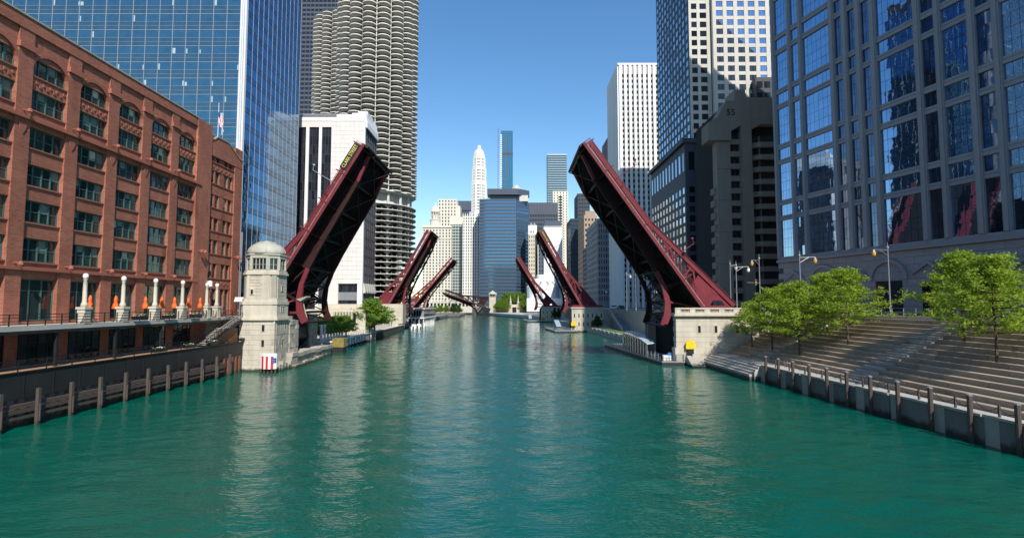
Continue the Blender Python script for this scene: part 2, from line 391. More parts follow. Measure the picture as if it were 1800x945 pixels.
slab('far_bank_ground', [(-26, 574), (26, 574), (40, 640), (40, 900), (-110, 900), (-62, 640), (-40, 590)], -4, 8.4, 'paving')
# ------------------------------------------------------------------ raised bascule bridges
FONT = None
def lettering(parent, name, text, size, M, m, squeeze=1, depth=.03):
    cu = bpy.data.curves.new(name, 'FONT'); cu.body = text; cu.size = size; cu.extrude = depth; cu.align_x = 'CENTER'; cu.align_y = 'CENTER'; cu.resolution_u = 2
    tmp = bpy.data.objects.new(name, cu); col.objects.link(tmp)
    dg = bpy.context.evaluated_depsgraph_get(); me = bpy.data.meshes.new_from_object(tmp.evaluated_get(dg))
    bpy.data.objects.remove(tmp); me.materials.clear(); me.materials.append(MT[m])
    return link(bpy.data.objects.new(name, me), parent, WM[parent] @ M @ Matrix.Diagonal((squeeze, 1, 1, 1)))
def leaf(label, xr, yc, ang, right, L=38.2, w=20, sign=None, sgn_len=5.4, near=True, zr=9.3, group='raised red bascule bridge leaves over the river', paint='maroon', dz=1):
    """local x runs from the root to the tip, z is up from the road, y across the road"""
    rot = (Matrix.Rotation(math.pi, 4, 'Z') if right else Matrix.Identity(4)) @ Matrix.Rotation(-ang, 4, 'Y') @ Matrix.Diagonal((1, 1, dz, 1))
    t = thing('bascule_leaf', label, 'drawbridge', (xr, yc, zr), rot=rot, group=group)
    ns = 1 if right else -1                              # local side that faces the camera
    yt = w / 2 - 3.6
    def vt(u):
        k = L - 19.4
        return 1.95 if u > k else 1.95 + (k - u) / (k + 2.6) * 4.1
    bot = [(L - .2, -.7), (L - 6.5, -1.7), (24, -1.9), (15.7, -2.1), (11.5, -2.4), (8.2, -3.0), (5.6, -4.1), (3.6, -5.6), (2.4, -7.4)]
    thk = [.5, .6, .6, .7, .75, .85, 1.05, 1.35, 1.2]
    def vb(u):
        for (a, b), (c, d) in zip(bot, bot[1:]):
            if c <= u <= a: return b + (d - b) * (a - u) / (a - c)
        return bot[-1][1] if u < bot[-1][0] else bot[0][1]
    pts = [L - .9 - 6.25 * i for i in range(7) if L - .9 - 6.25 * i > -.8]
    for sd in (-1, 1):
        y = sd * yt; mm = paint
        # top chord, following its kink
        c = MB(); tp = [(-2.3, vt(-2.3)), (4, vt(4)), (L - 19.4, 1.95), (L - .2, 1.95)]
        c.prism([(u, v + .3) for u, v in tp] + [(u, v - .5) for u, v in tp[::-1]], y - .4, y + .4)
        for u, v in tp[:3]: pass
        bmobj('top_chord', c, mm, t, False)
        f = MB(); f.prism([(u, v + .33) for u, v in tp] + [(u, v + .42) for u, v in tp[::-1]], y - .55, y + .55)
        bmobj('chord_flange', f, mm, t, False)
        # curved bottom chord
        c = MB(); up, dn = [], []
        for i, (u, v) in enumerate(bot):
            p, q = bot[max(i - 1, 0)], bot[min(i + 1, len(bot) - 1)]
            dx, dz = q[0] - p[0], q[1] - p[1]; ln = math.hypot(dx, dz); nx, nz = -dz / ln, dx / ln
            h = thk[i] / 2; up.append((u + nx * h, v + nz * h)); dn.append((u - nx * h, v - nz * h))
        k = len(bot)
        for nm, i0, i1, mq in (('tip_chord', 0, 1, mm), ('bottom_chord', 1, 4, 'maroon_grime'), ('heel_arm', 4, k - 1, mm if sd == ns else 'maroon_grime')):  # middle chord and far arm carry painted shade
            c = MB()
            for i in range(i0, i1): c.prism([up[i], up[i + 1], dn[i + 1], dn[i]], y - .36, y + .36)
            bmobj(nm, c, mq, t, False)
        if near or sd == ns:
            c = MB(); ws = [u for u in (L - .3, L - 6.5, 24, 15.7, 11.5)]
            c.prism([(u, -.15) for u in ws] + [(u, vb(u) + .1) for u in ws[::-1]], y - .05, y + .05); bmobj('web_plate', c, 'maroon_grime', t, False)  # web plate coloured as if in shade
        # web members above the road in the deep half, with gusset plates
        wb = []; gl_ = []; wl_ = []
        for i, u in enumerate(pts):
            if u < L - 14 and u > .5:
                wb.append(((u, y, .2), (u + 1.1, y, vt(u + 1.1)), .35, .55))
                if i + 1 < len(pts): wb.append(((u + 1.0, y, vt(u + 1.0) - .2), (pts[i + 1] + .35, y, .3), .35, .55))
                g = u + 1.05; z = vt(g)
                gu = MB(); gu.prism([(g - 1.5, vt(g - 1.5) - .3), (g + 1.3, vt(g + 1.3) - .3), (g + .55, z - 1.0), (g - .75, z - 1.05)], y - .2, y + .2)
                gl_.append(gu); gu = MB(); gu.prism([(u - .9, .2), (u + 1.0, .2), (u + .65, .95), (u - .3, 1.0)], y - .2, y + .2); gl_.append(gu)
            else:
                wb.append(((u, y, .2), (u, y, 1.5), .3, .4))
        for i, u in enumerate(pts):                      # web below the road
            if u > 5: wl_.append(((u, y, -.2), (u, y, vb(u)), .4, .5))
            if u > 5 and i + 1 < len(pts) and pts[i + 1] > 3: wl_.append(((u, y, vb(u) + .3), (pts[i + 1], y, -.4), .3, .35))
        beams(t, 'truss_member', mm, wb, False, up=(0, 1, 0)); beams(t, 'lower_truss_member', 'maroon_grime', wl_, False, up=(0, 1, 0))  # lower members coloured as if in shade
        for gu in gl_: bmobj('gusset_plate', gu, mm, t, False)
        # heel plate: ring of plate round a lens-shaped opening
        ca, sa = math.cos(ang), math.sin(ang)
        A = Vector((-2.3, vt(-2.3) - .4)); B = Vector((6.5, vt(6.5) - .4)); C = Vector((4.6, .2)); D = Vector((.6, .2)); E = Vector((-1.3, 2.9))
        outer = [A, B, C, D, E]
        mid = Vector((-.2, 3.55)); hx = Vector((-ca, sa)); hy = Vector((sa, ca))
        inner = [mid + hx * a * 1.35 + hy * b for a, b in ((1, -.35), (.55, .55), (-.6, .65), (-1.1, -.35), (0, -.38))]
        h = MB(); cc = mid
        oa = sorted(range(5), key=lambda i: math.atan2((outer[i] - cc).y, (outer[i] - cc).x)); ia = sorted(range(5), key=lambda i: math.atan2((inner[i] - cc).y, (inner[i] - cc).x))
        best = min(range(5), key=lambda s: sum((outer[oa[j]] - inner[ia[(j + s) % 5]]).length for j in range(5)))
        for j in range(5):
            a, b = outer[oa[j]], outer[oa[(j + 1) % 5]]; c1, d1 = inner[ia[(j + best) % 5]], inner[ia[(j + 1 + best) % 5]]
            h.prism([tuple(a), tuple(b), tuple(d1), tuple(c1)], y - .14, y + .14)
        bmobj('heel_plate', h, mm, t, False)
        # radial struts down in the pit
        beams(t, 'heel_strut', mm, [((3.6, y, -5.6), (.4, y, -.6), .4, .6), ((5.6, y, -4.0), (1.8, y, -.4), .35, .45)], False, up=(0, 1, 0))
        # sidewalk edge: fascia, railing
        ye = sd * w / 2
        box(t, 'fascia_beam', mm, -.4, L, ye - .12, ye + .12, -.45, .12, world=False)
        box(t, 'kerb_rail', 'limestone_dark', -.4, L, ye - .05, ye + .05, .16, .24, world=False)
        r = MB()
        for z, hh in ((1.25, .09), (.95, .04), (.62, .04), (.36, .05)): r.box(0, L, ye - .03, ye + .03, z - hh / 2, z + hh / 2)
        k = 0.
        while k < L: r.box(k - .05, k + .05, ye - .05, ye + .05, .1, 1.3); k += 2.08
        if near and sd == ns:
            k = .3
            while k < L: r.box(k - .014, k + .014, ye - .012, ye + .012, .3, 1.2); k += .23
        bmobj('railing', r, mm, t, False)
        box(t, 'sidewalk', 'steel_dark', 0, L - .1, min(sd * (yt + .5), ye - sd * .13), max(sd * (yt + .5), ye - sd * .13), -.12, .06, world=False)
        # brackets that carry the sidewalk, running on past its edge
        bb = MB()
        its = []
        for u in pts:
            b1 = MB(); b1.prism([(yt * sd, -.15), (sd * (w / 2 - .15), -.15), (sd * (w / 2 - .15), -.42), (yt * sd, -1.3)], u - .2, u + .2, 'x')
            bmobj('sidewalk_bracket', b1, 'maroon_grime', t, False)  # brackets coloured as if in shade
            if near: its.append(((u + .32, ye + sd * .1, -.5), (u + .32, ye + sd * .1, 1.75), .22, .22))
        if its: beams(t, 'rail_post', mm, its, False, up=(0, 1, 0))
    # floor: deck, beams, stringers, bracing
    box(t, 'road_deck', 'steel_dark', -.2, L - .05, -yt - .45, yt + .45, -.1, .1, world=False)
    for u in pts:
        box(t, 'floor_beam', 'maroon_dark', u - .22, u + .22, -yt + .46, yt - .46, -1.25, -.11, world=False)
    boxes(t, 'stringer', 'steel_dark', [(0, L - .4, y - .12, y + .12, -.6, -.105) for y in [-yt + 1.5 + i * (2 * yt - 3) / 6 for i in range(7)]], False)
    br = []
    for a, b in zip(pts, pts[1:]):
        if b > 2: br += [((a, -yt + .3, -1.75), (b, yt - .3, -1.75), .16, .16), ((a, yt - .3, -1.9), (b, -yt + .3, -1.9), .16, .16)]
    low = [(11.5, -2.4), (8.2, -3.0), (5.6, -4.0), (3.6, -5.6), (2.4, -7.4)]
    for (a, b), (c, d) in zip(low, low[1:]):
        br += [((a, -yt, b), (c, yt, d), .2, .2), ((a, yt, b + .05), (c, -yt, d + .05), .2, .2)]
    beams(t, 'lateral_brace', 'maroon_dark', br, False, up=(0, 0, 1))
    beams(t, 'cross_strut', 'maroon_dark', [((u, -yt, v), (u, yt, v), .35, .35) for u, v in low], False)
    # end beam at the tip and a counterweight in the pit
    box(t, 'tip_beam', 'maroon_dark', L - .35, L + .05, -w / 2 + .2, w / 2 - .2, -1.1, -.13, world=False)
    cw = MB(); cw.prism([(-8, .0), (-1.2, .0), (-1.2, -3.5), (-3.2, -5.2), (-8, -4)], -w / 2 + .4, w / 2 - .4); bmobj('counterweight', cw, 'steel_dark', t, False)
    # lamp posts stick straight out of the road
    for u in (L - 9.2, L - 27.5):
        p = MB(); y = ns * (w / 2 - .4); p.tube((u, y, 0), (u, y, 5.6), .1, .07); p.tube((u, y, 5.6), (u + .9, y, 6.0), .06); p.lathe([(.05, 6.2), (.22, 6.1), (.24, 5.8), (.1, 5.65)], 8, (u + .9, y))
        bmobj('lamp_post', p, 'maroon' if u < 20 or right else 'grey_metal', t, False)
    if sign:
        y = ns * (w / 2 + .13); u1 = L - .7; u0 = u1 - sgn_len
        b1 = box(t, 'name_board', 'sign_black', u0, u1, min(y, y + ns * .06), max(y, y + ns * .06), .18, 1.42, world=False)
        # text reads from root to tip on the left leaf and from tip to root on the right one
        yy = y + ns * .075
        X = Vector((-1, 0, 0)) if right else Vector((1, 0, 0)); Y = Vector((0, 0, 1)); Z = X.cross(Y)
        M = Matrix((X, Y, Z)).transposed().to_4x4(); M.translation = ((u0 + u1) / 2, yy, .8)
        o = lettering(t, 'lettering', sign, .98, M, 'sign_yellow'); wdt = o.dimensions.x or (max(v.co.x for v in o.data.vertices) - min(v.co.x for v in o.data.vertices))
        wdt = max(v.co.x for v in o.data.vertices) - min(v.co.x for v in o.data.vertices)
        o.matrix_local = WM[t].inverted_safe() @ (WM[t] @ M @ Matrix.Diagonal(((sgn_len - .5) / wdt, 1, 1, 1)))
    return t
def far_leaf(label, px0, py0, px1, py1, d, right, sign=None, w=20, near=False, **kw):
    """root and tip of the near road edge"""
    a = W(px0, py0, d); b = W(px1, py1, d); dx, dz = abs(b[0] - a[0]), b[1] - a[1]; ang = math.atan2(dz, dx)
    k = (a[1] - 9.3) / math.sin(ang); xr = a[0] + (-k * math.cos(ang) if not right else k * math.cos(ang))
    L = math.hypot(dx, dz) + k
    return leaf(label, xr, d + w / 2, ang, right, L=L, near=near, sign=sign, w=w, **kw)
far_leaf('nearest raised bridge leaf on the left, the one with the CLARK STREET sign', 497, 478, 638.5, 252, 100, False, 'CLARK STREET', 21, True)
far_leaf('nearest raised bridge leaf on the right, rising from the pale balustraded bridge house', 1205, 495, 1027, 249, 100, True, None, 21, True)
far_leaf('second raised red bridge leaf on the left, between the round parking decks and the river', 687, 528, 757, 405, 220, False)
far_leaf('second raised red bridge leaf on the right, in front of the white low building', 1021, 535, 948, 405, 220, True, sign='DEARBORN STREET')
far_leaf('third raised bridge leaf on the left, small and dark before the beige stone facade', 752, 508, 797, 455, 345, False)
far_leaf('third raised bridge leaf on the right, small and dark before the blue banded building', 957, 531, 909, 453, 345, True)
far_leaf('farthest bridge leaf, only slightly raised beside the little domed tender house', 855, 540, 779, 514, 556, True, w=16, paint='maroon_grime', dz=1.7)  # whole leaf coloured as if in shade
# ------------------------------------------------------------------ red brick warehouse on the left
XF = -49.0
def dB(px): return -XF * K / (900 - px)
bk = thing('brick_warehouse', 'red brick warehouse with arched top windows and green window frames beside the left terrace', 'building', (XF, 96.3, 9))
Y0, Y1, ZB = 20.0, 96.3, 9.0
PAR = 39.9
box(bk, 'wall', 'brick', XF - 30, XF - .62, Y0, Y1, ZB - 4.2, PAR - .9)
# bays from the far end: end pier, end bay, big pilaster, then bays of 4.25 m windows and 1.75 m pilasters
ends = [(dB(361), dB(405))]
bays = []; y = dB(335)
while y > Y0 + 6:
    bays.append((y - 4.35, y)); y -= 6.05
levels = [(9.35, 13.6), (15.35, 17.75), (19.35, 21.6), (23.1, 25.25), (26.95, 29.05), (30.9, 33.0), (34.45, 36.2)]
wb = []                                                    # piers and spandrel walls
cuts = sorted([v for b in bays for v in b] + [v for e in ends for v in e] + [Y0, Y1])
piers = [(cuts[i], cuts[i + 1]) for i in range(0, len(cuts), 2)]
for a, b in piers:
    big = 2.6 < b - a < 5 and a > 70
    box(bk, 'pier', 'brick', XF - .65, XF + (.28 if big else .12), a, b, ZB - 4.1, PAR - 1.2 if not big else PAR + .02)
for a, b in bays + ends:
    e = [ZB - .3] + [v for l in levels for v in l] + [PAR - 1.21]
    for i in range(0, len(e), 2):
        box(bk, 'spandrel', 'brick', XF - .66, XF - .06, a - .02, b + .02, e[i], e[i + 1] if i < len(e) - 2 else e[i + 1])
        if 0 < i < len(e) - 1: box(bk, 'sill', 'brick_trim', XF - .07, XF + .06, a, b, e[i + 1] - .16, e[i + 1] - .02) if i < len(e) - 2 else None
# arched heads over the top windows of the wide bays
def arch_head(a, b, zs, zt, ztop, x0, x1, n=10):
    m = MB(); c = (a + b) / 2; h = (b - a) / 2
    arc = [(c - h * math.cos(math.pi * i / n), zs + (zt - zs) * math.sin(math.pi * i / n)) for i in range(n + 1)]
    for i in range(n):
        (ya, za), (yb, zb) = arc[i], arc[i + 1]
        m.prism([(ya, za), (yb, zb), (yb, ztop), (ya, ztop)], x0, x1, 'x')
    return m, arc
def window_part(a, b, z0, z1, cols, split=.5, arch=None):
    """green frame with bars; panes are its children"""
    f = MB(); x0, x1 = XF - .5, XF - .34
    f.box(x0, x1, a, a + .1, z0, z1); f.box(x0, x1, b - .1, b, z0, z1)
    f.box(x0 - .01, x1 + .01, a, b, z0, z0 + .12)
    zt = z1
    if not arch: f.box(x0 - .01, x1 + .01, a, b, z1 - .12, z1)
    p = (b - a) / cols
    for i in range(1, cols): f.box(x0 + .005, x1 + .02, a + p * i - .075, a + p * i + .075, z0, zt)
    f.box(x0 + .02, x1 - .02, a, b, z0 + (z1 - z0) * split - .04, z0 + (z1 - z0) * split + .04)
    w = bmobj('window', f, 'green_frame', bk)
    for i in range(cols):
        if rnd.random() < .28 and z1 - z0 < 3:
            q = rnd.uniform(.25, .6) * (z1 - z0); box(w, 'blind', rnd.choice(('blind_old', 'blind_old', 'beige_stone')), x0 + .095, x0 + .11, a + p * i + .09, a + p * (i + 1) - .09, z1 - .12 - q, z1 - .12)
        box(w, 'pane', 'old_pane', x0 + .05, x0 + .09, a + p * i + .04, a + p * (i + 1) - .04, z0 + .05, z1 - .02)
    return w
for j, (a, b) in enumerate(bays):
    for k, (z0, z1) in enumerate(levels):
        if k == 6:
            top = 36.95; spring = 35.0
            # opening runs up to the arch; brick fills the corners
            m, arc = arch_head(a, b, spring, top - .1, PAR - 1.2, XF - .64, XF - .05); bmobj('arch_wall', m, 'brick', bk)
            r = MB(); n = 12; c = (a + b) / 2; h = (b - a) / 2
            for i in range(n):
                t0, t1 = math.pi * i / n, math.pi * (i + 1) / n
                q = lambda t, e: (c - (h + e) * math.cos(t), spring + (top - .1 - spring + e) * math.sin(t))
                r.prism([q(t0, 0), q(t1, 0), q(t1, .34), q(t0, .34)], XF - .3, XF + .1, 'x')
            bmobj('arch_ring', r, 'brick_trim', bk)
            window_part(a, b, z0, 36.6, 4, .42, True)
        elif k == 0: window_part(a, b, z0, z1, 3, .72)
        else: window_part(a, b, z0, z1, 4)
    # dog-tooth relief band below the arch
    boxes(bk, 'relief_brick', 'brick_trim', [(XF - .07, XF + .03, a + .1 + i * .42, a + .32 + i * .42, 33.35 + (i % 2) * .3, 33.65 + (i % 2) * .3) for i in range(10)])
for a, b in ends:
    g = .55; w4 = [(a + .35, a + 1.55), (a + 1.95, a + 3.15), (b - 3.1, b - 1.95), (b - 1.6, b - .45)]
    for k, (z0, z1) in enumerate(levels):
        zz1 = z1 + (.9 if k == 6 else .35 if k else -.4); zz0 = z0
        ee = [a] + [v for w in w4 for v in w] + [b]
        for i in range(0, len(ee), 2): box(bk, 'mullion_pier', 'brick', XF - .63, XF - .1, ee[i], ee[i + 1], z0 - .02, z1 + .02)
        for q0, q1 in w4: window_part(q0, q1, zz0, min(z1, zz1), 1)
    boxes(bk, 'relief_brick', 'brick_trim', [(XF - .07, XF + .03, a + .3 + i * .62, a + .65 + i * .62, 33.1 + (i % 2) * .35, 33.45 + (i % 2) * .35) for i in range(11)])
    boxes(bk, 'relief_brick', 'brick_trim', [(XF - .07, XF + .03, a + .3 + i * .62, a + .65 + i * .62, 14.2 + (i % 2) * .3, 14.5 + (i % 2) * .3) for i in range(11)])
# cornice strings
yb = piers[-2][0]
box(bk, 'string_course', 'brick_trim', XF - .3, XF + .42, Y0, dB(343), 29.6, 29.95)
box(bk, 'string_course', 'brick_trim', XF - .3, XF + .34, Y0, dB(343), 14.45, 14.75)
box(bk, 'parapet', 'brick', XF - .7, XF + .2, Y0, dB(336), PAR - 1.25, PAR)
box(bk, 'coping', 'limestone_dark', XF - .75, XF + .3, Y0, dB(337), PAR + .03, PAR + .2)
pe = [(dB(358), PAR - 2.0), (dB(358) + 1.2, PAR - 2.0), (dB(358) + 2.2, PAR - 1.3), (dB(358) + 5.6, PAR - 1.2), (dB(358) + 7.2, PAR - 2.0), (dB(358) + 9.6, PAR - 3.0), (Y1, PAR - 3.1)]
m = MB(); m.prism([(pe[0][0] - 1, PAR - 4.6)] + [(pe[0][0] - 1, PAR - 1.9)] + pe + [(Y1, PAR - 4.6)], XF - .7, XF + .16, 'x'); bmobj('end_parapet', m, 'brick', bk)
m = MB()
for (a, za), (b, zb) in zip(pe, pe[1:]): m.prism([(a, za + .02), (b, zb + .02), (b, zb + .2), (a, za + .2)], XF - .75, XF + .26, 'x')
bmobj('coping', m, 'limestone_dark', bk)
# pilaster caps and drooping ornaments
for a, b in piers:
    if b - a < 2.2 and a > 40:
        box(bk, 'pilaster_cap', 'brick_trim', XF - .1, XF + .34, a - .08, b + .08, 36.6, 37.2)
        m = MB(); m.prism([(a + .35, 29.2), (b - .35, 29.2), (b - .55, 28.5), ((a + b) / 2, 28.0), (a + .55, 28.5)], XF + .1, XF + .2, 'x'); bmobj('pier_ornament', m, 'brick_trim', bk)
        # lamp on a bracket, its light down the pier
        for z in (15.1, 30.4):
            l = MB(); l.tube((XF + .1, (a + b) / 2, z), (XF + .75, (a + b) / 2, z + .05), .06); l.lathe([(.08, z + .15), (.2, z + .1), (.24, z - .2), (.1, z - .25)], 8, (XF + .8, (a + b) / 2))
            bmobj('wall_lamp', l, 'brick_trim', bk)
for yy in (dB(343), dB(349), dB(408), dB(413)):
    l = MB(); l.tube((XF + .1, yy, 19.3), (XF + .8, yy, 19.4), .07); l.lathe([(.08, 19.55), (.24, 19.5), (.28, 19.1), (.1, 19.05)], 8, (XF + .85, yy)); bmobj('wall_lamp', l, 'brick_trim', bk)
l = MB(); l.lathe([(.1, 14.8), (.35, 14.7), (.38, 13.9), (.1, 13.75)], 10, (XF + .8, dB(360))); l.tube((XF, dB(360), 14.6), (XF + .8, dB(360), 14.7), .06); bmobj('lantern', l, 'white_paint', bk)
# downpipe
d = MB(); d.tube((XF + .3, Y1 + .25, 9), (XF + .3, Y1 + .25, 24), .16); bmobj('downpipe', d, 'grey_metal', bk)
# lower storey under the terrace: dark glazing
lw = [(dB(253 + 1), dB(291)), (dB(304), dB(338))]
p = lw[0][0]
while p > 34: p -= 6.05; lw.append((p, p + 4.4))
for a, b in lw:
    f = MB(); n = 4
    for i in range(n + 1):
        yy = a + (b - a) * i / n; f.box(XF + .1, XF + .22, yy - .05, yy + .05, 5.0, 8.2)
    f.box(XF + .1, XF + .23, a, b, 8.1, 8.25); f.box(XF + .1, XF + .23, a, b, 4.95, 5.1); f.box(XF + .12, XF + .21, a, b, 7.1, 7.17)
    w = bmobj('lower_window', f, 'blackiron', bk)
    for i in range(n): box(w, 'pane', 'dark_pane', XF + .13, XF + .16, a + (b - a) * i / n + .05, a + (b - a) * (i + 1) / n - .05, 5.1, 8.1)
for a, b in [(dB(291) + .02, dB(304) - .02), (dB(338) + .02, dB(352))]: box(bk, 'lower_pier', 'brick', XF - .3, XF + .25, a, b, 4.8, 8.4)
# flag on the roof
fl = thing('flagpole', 'small flagpole with a limp red and white striped flag on the brick roof', 'flag', (XF - 4, dB(384), 36))
fx, fd = W(384, 208, 100)[0], 100
WM[fl] = Matrix.Translation((fx, fd, 36)); fl.matrix_local = WM[fl]
m = MB(); m.tube((fx, fd, 36), (fx, fd, W(384, 181, fd)[1]), .07, .04); bmobj('pole', m, 'white_paint', fl)
for i in range(6):
    m = MB(); zt = W(384, 197, fd)[1]; n = 6
    vs = []
    for k in range(n + 1):
        z = zt - 2.6 * k / n; o = .12 * math.sin(k * 1.3) + .13 * k / n
        vs += [(fx + .06 + o + i * .13, fd + .06 * math.sin(i * 1.5 + k * .7), z - i * .22), (fx + .06 + o + (i + 1) * .13, fd + .06 * math.sin((i + 1) * 1.5 + k * .7), z - (i + 1) * .22)]
    m.add(vs, [(2 * k, 2 * k + 1, 2 * k + 3, 2 * k + 2) for k in range(n)]); bmobj('stripe', m, 'red_paint' if i % 2 == 0 else 'white_paint', fl)
bmobj('canton', MB().box(fx + .02, fx + .3, fd - .12, fd + .02, zt - .9, zt - .1), 'navy_paint', fl)
# ------------------------------------------------------------------ terrace, stairs, dock
tr = thing('terrace', 'raised restaurant terrace deck with black railing along the brick warehouse', 'terrace', (-47, 92, 8.4))
box(tr, 'deck_slab', 'concrete', -48.87, -45.2, 20, 78.4, 8.55, 9.02)
box(tr, 'deck_slab', 'concrete', -48.87, -46.5, 78.42, 97, 8.55, 9.02)
box(tr, 'deck_slab', 'concrete', -46.48, -44.7, 90.9, 92.6, 8.55, 9.02)
box(tr, 'edge_beam', 'blackiron', -45.35, -45.14, 20, 78.4, 8.25, 8.56); box(tr, 'edge_beam', 'blackiron', -46.65, -46.44, 78.41, 90.9, 8.25, 8.56)
boxes(tr, 'support_post', 'blackiron', [(-45.5, -45.25, y - .12, y + .12, 4.8, 8.3) for y in range(30, 78, 8)])
def railing(parent, X, ya, yb, z, h=1.05, step=1.9, m='blackiron', rails=(1, .72, .42, .14)):
    r = MB(); y = ya
    for k in rails: r.box(X - .03, X + .03, ya, yb, z + h * k - .03, z + h * k + .03)
    bmobj('handrail', r, m, parent)
    ps = []
    while y <= yb + .01: ps.append((X - .04, X + .04, y - .04, y + .04, z, z + h + .05)); y += step
    boxes(parent, 'rail_post', m, ps, minpx=7)
railing(tr, -45.28, 24, 78.3, 9.02); railing(tr, -46.56, 78.5, 90.8, 9.02)
# lamp columns
lamp_y = [69.1, 74.8, 82.9, 85.7, 63.4, 57.7]
names = ['first', 'second', 'third', 'fourth', 'x', 'y']
def lamp_column(y, label):
    t = thing('lamp_column', label, 'street lamp', (-45.7 if y < 78 else -46.9, y, 8.3), group='white globe lamp columns on the terrace edge')
    x = -45.7 if y < 78 else -46.9
    m = MB(); m.box(x - .42, x + .42, y - .42, y + .42, 8.7, 10.5); m.box(x - .52, x + .52, y - .52, y + .52, 10.5, 10.75); m.box(x - .33, x + .33, y - .33, y + .33, 8.2, 8.72); m.prism([(x - .5, 8.9), (x + .5, 8.9), (x + .5, 9.1), (x - .5, 9.1)], y - .5, y + .5)
    bmobj('pedestal', m, 'limestone', t)
    m = MB(); m.lathe([(.38, 10.76), (.3, 11.1), (.22, 11.3), (.2, 13.1), (.16, 13.6), (.24, 13.7)], 10, (x, y)); bmobj('shaft', m, 'limestone', t, smooth=True)
    m = MB(); m.lathe([(.05, 13.7), (.2, 13.78), (.27, 13.95), (.27, 14.1), (.2, 14.27), (.05, 14.35)], 12, (x, y)); bmobj('globe', m, 'globe_white', t, smooth=True)
for y, l in zip(lamp_y, ['stone lamp column with a white globe, between the two leftmost orange umbrellas', 'stone lamp column with a white globe, just right of the third orange umbrella', 'stone lamp column with a white globe, just right of the last orange umbrella', 'stone lamp column with a white globe nearest the black stairs and person',
                         'stone lamp column with a white globe left of all the orange umbrellas', 'stone lamp column with a white globe at the very left edge of the terrace']): lamp_column(y, l)
# closed umbrellas
def umbrella(px, label, X=-46.9):
    y = -X * K / (900 - px); t = thing('umbrella', label, 'umbrella', (X, y, 9.02), group='closed orange umbrellas on the terrace')
    m = MB(); m.tube((X, y, 9.05), (X, y, 12.1), .035); bmobj('pole', m, 'blackiron', t)
    m = MB(); m.lathe([(.35, 9.03), (.35, 9.1), (.05, 9.16)], 10, (X, y)); bmobj('base', m, 'blackiron', t)
    n = 12; m = MB(); prof = [(.05, 12.05), (.16, 11.75), (.2, 11.45), (.15, 11.35), (.27, 10.95), (.36, 10.55), (.3, 10.48)]
    vs = [(X + r * (1 + .22 * (i % 2)) * math.cos(i * math.pi * 2 / n), y + r * (1 + .22 * (i % 2)) * math.sin(i * math.pi * 2 / n), z) for r, z in prof for i in range(n)]
    m.add(vs, [(j * n + i, j * n + (i + 1) % n, (j + 1) * n + (i + 1) % n, (j + 1) * n + i) for j in range(len(prof) - 1) for i in range(n)])
    bmobj('canopy', m, 'orange', t, smooth=True)
for px, l in ((257, 'closed orange umbrella directly left of a globe lamp column, below a green window'), (285.4, 'closed orange umbrella standing right of the left globe lamp column'), (308, 'closed orange umbrella standing left of the second globe lamp column'),
              (332.4, 'closed orange umbrella standing right of the second globe lamp column'), (353, 'narrow closed orange umbrella standing left of the third globe lamp column'), (205, 'closed orange umbrella left of the lamp column, second from the left edge'), (160, 'closed orange umbrella farthest left on the terrace')): umbrella(px, l)
# planters hung on the rails
def planter(X, y, z, w, label, flowers=True):
    t = thing('planter', label, 'planter', (X, y, z), group='planter boxes hung on the black railings')
    m = MB(); m.prism([(y - w / 2, z), (y + w / 2, z), (y + w / 2 - .15, z - .4), (y - w / 2 + .15, z - .4)], X - .22, X + .22, 'x'); bmobj('planter_box', m, 'blackiron', t)
    m = MB()
    for i in range(90):
        cx, cy = X + rnd.uniform(-.2, .2), y + rnd.uniform(-.5, .5) * w * .94; cz = z + rnd.uniform(0, .2); s = rnd.uniform(.05, .1); a = rnd.uniform(0, 6.28)
        m.add([(cx + s * math.cos(a), cy + s * math.sin(a), cz), (cx - s * math.sin(a), cy + s * math.cos(a), cz + s), (cx - s * math.cos(a), cy - s * math.sin(a), cz + s * .3)], [(0, 1, 2)], 0 if i % 3 else 1)
    o = bmobj('flowers', m, ['leaf_mid', 'white_paint'], t); o['kind'] = 'stuff'
for i, (px, zz) in enumerate(((249, 9.6), (300, 9.6), (346, 9.6))): planter(-45.0, 45.0 * K / (900 - px), zz, 2.5, ['black planter box on the upper rail at the left of the first lamp column', 'black planter box on the upper rail between the first and second lamp columns', 'black planter box on the upper rail between the second and third lamp columns'][i])
for i, px in enumerate((284, 337, 379, 431)): planter(-44.5, 44.5 * K / (900 - px), 5.45, 2.3, ['flower box on the lower rail, leftmost over the black dock wall', 'flower box on the lower rail below the third umbrella', 'flower box on the lower rail at the foot of the black stairs', 'flower box on the lower rail in front of the brown wooden panel'][i])
# lower dock wall
dk = thing('dock_wall', 'black steel dock wall of the lower riverwalk, hung with timber fenders over the water', 'dock wall', (-44.5, 89, 0))
m = MB(); m.box(-44.6, -44.42, 20, 89.4, 2.5, 4.85); bmobj('wall_plate', m, 'blackwall', dk)
boxes(dk, 'steel_panel_joint', 'blackiron', [(-44.42, -44.38, y - .05, y + .05, 2.55, 4.8) for y in [24 + 3.2 * i for i in range(20)]])
box(dk, 'cap_rail', 'blackiron', -44.62, -44.32, 20, 89.4, 4.86, 4.95)
box(dk, 'deck_strip', 'deck_wood', -46.2, -44.62, 20, 78.5, 4.82, 4.9)
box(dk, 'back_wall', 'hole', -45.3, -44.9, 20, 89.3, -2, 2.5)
sp = MB(); y = 20.2
while y < 89.2:
    sp.prism([(-44.9, y), (-44.55, y + .15), (-44.55, y + .5), (-44.9, y + .65)], -1, 2.52, 'z'); y += 1.1
for i in range(5):
    yy = 83.6 + i * 1.15
    bmobj('sheet_pile', MB().prism([(-44.62, yy), (-44.28, yy + .2), (-44.28, yy + .62), (-44.62, yy + .82)], -1, 2.7, 'z'), 'rust', dk)
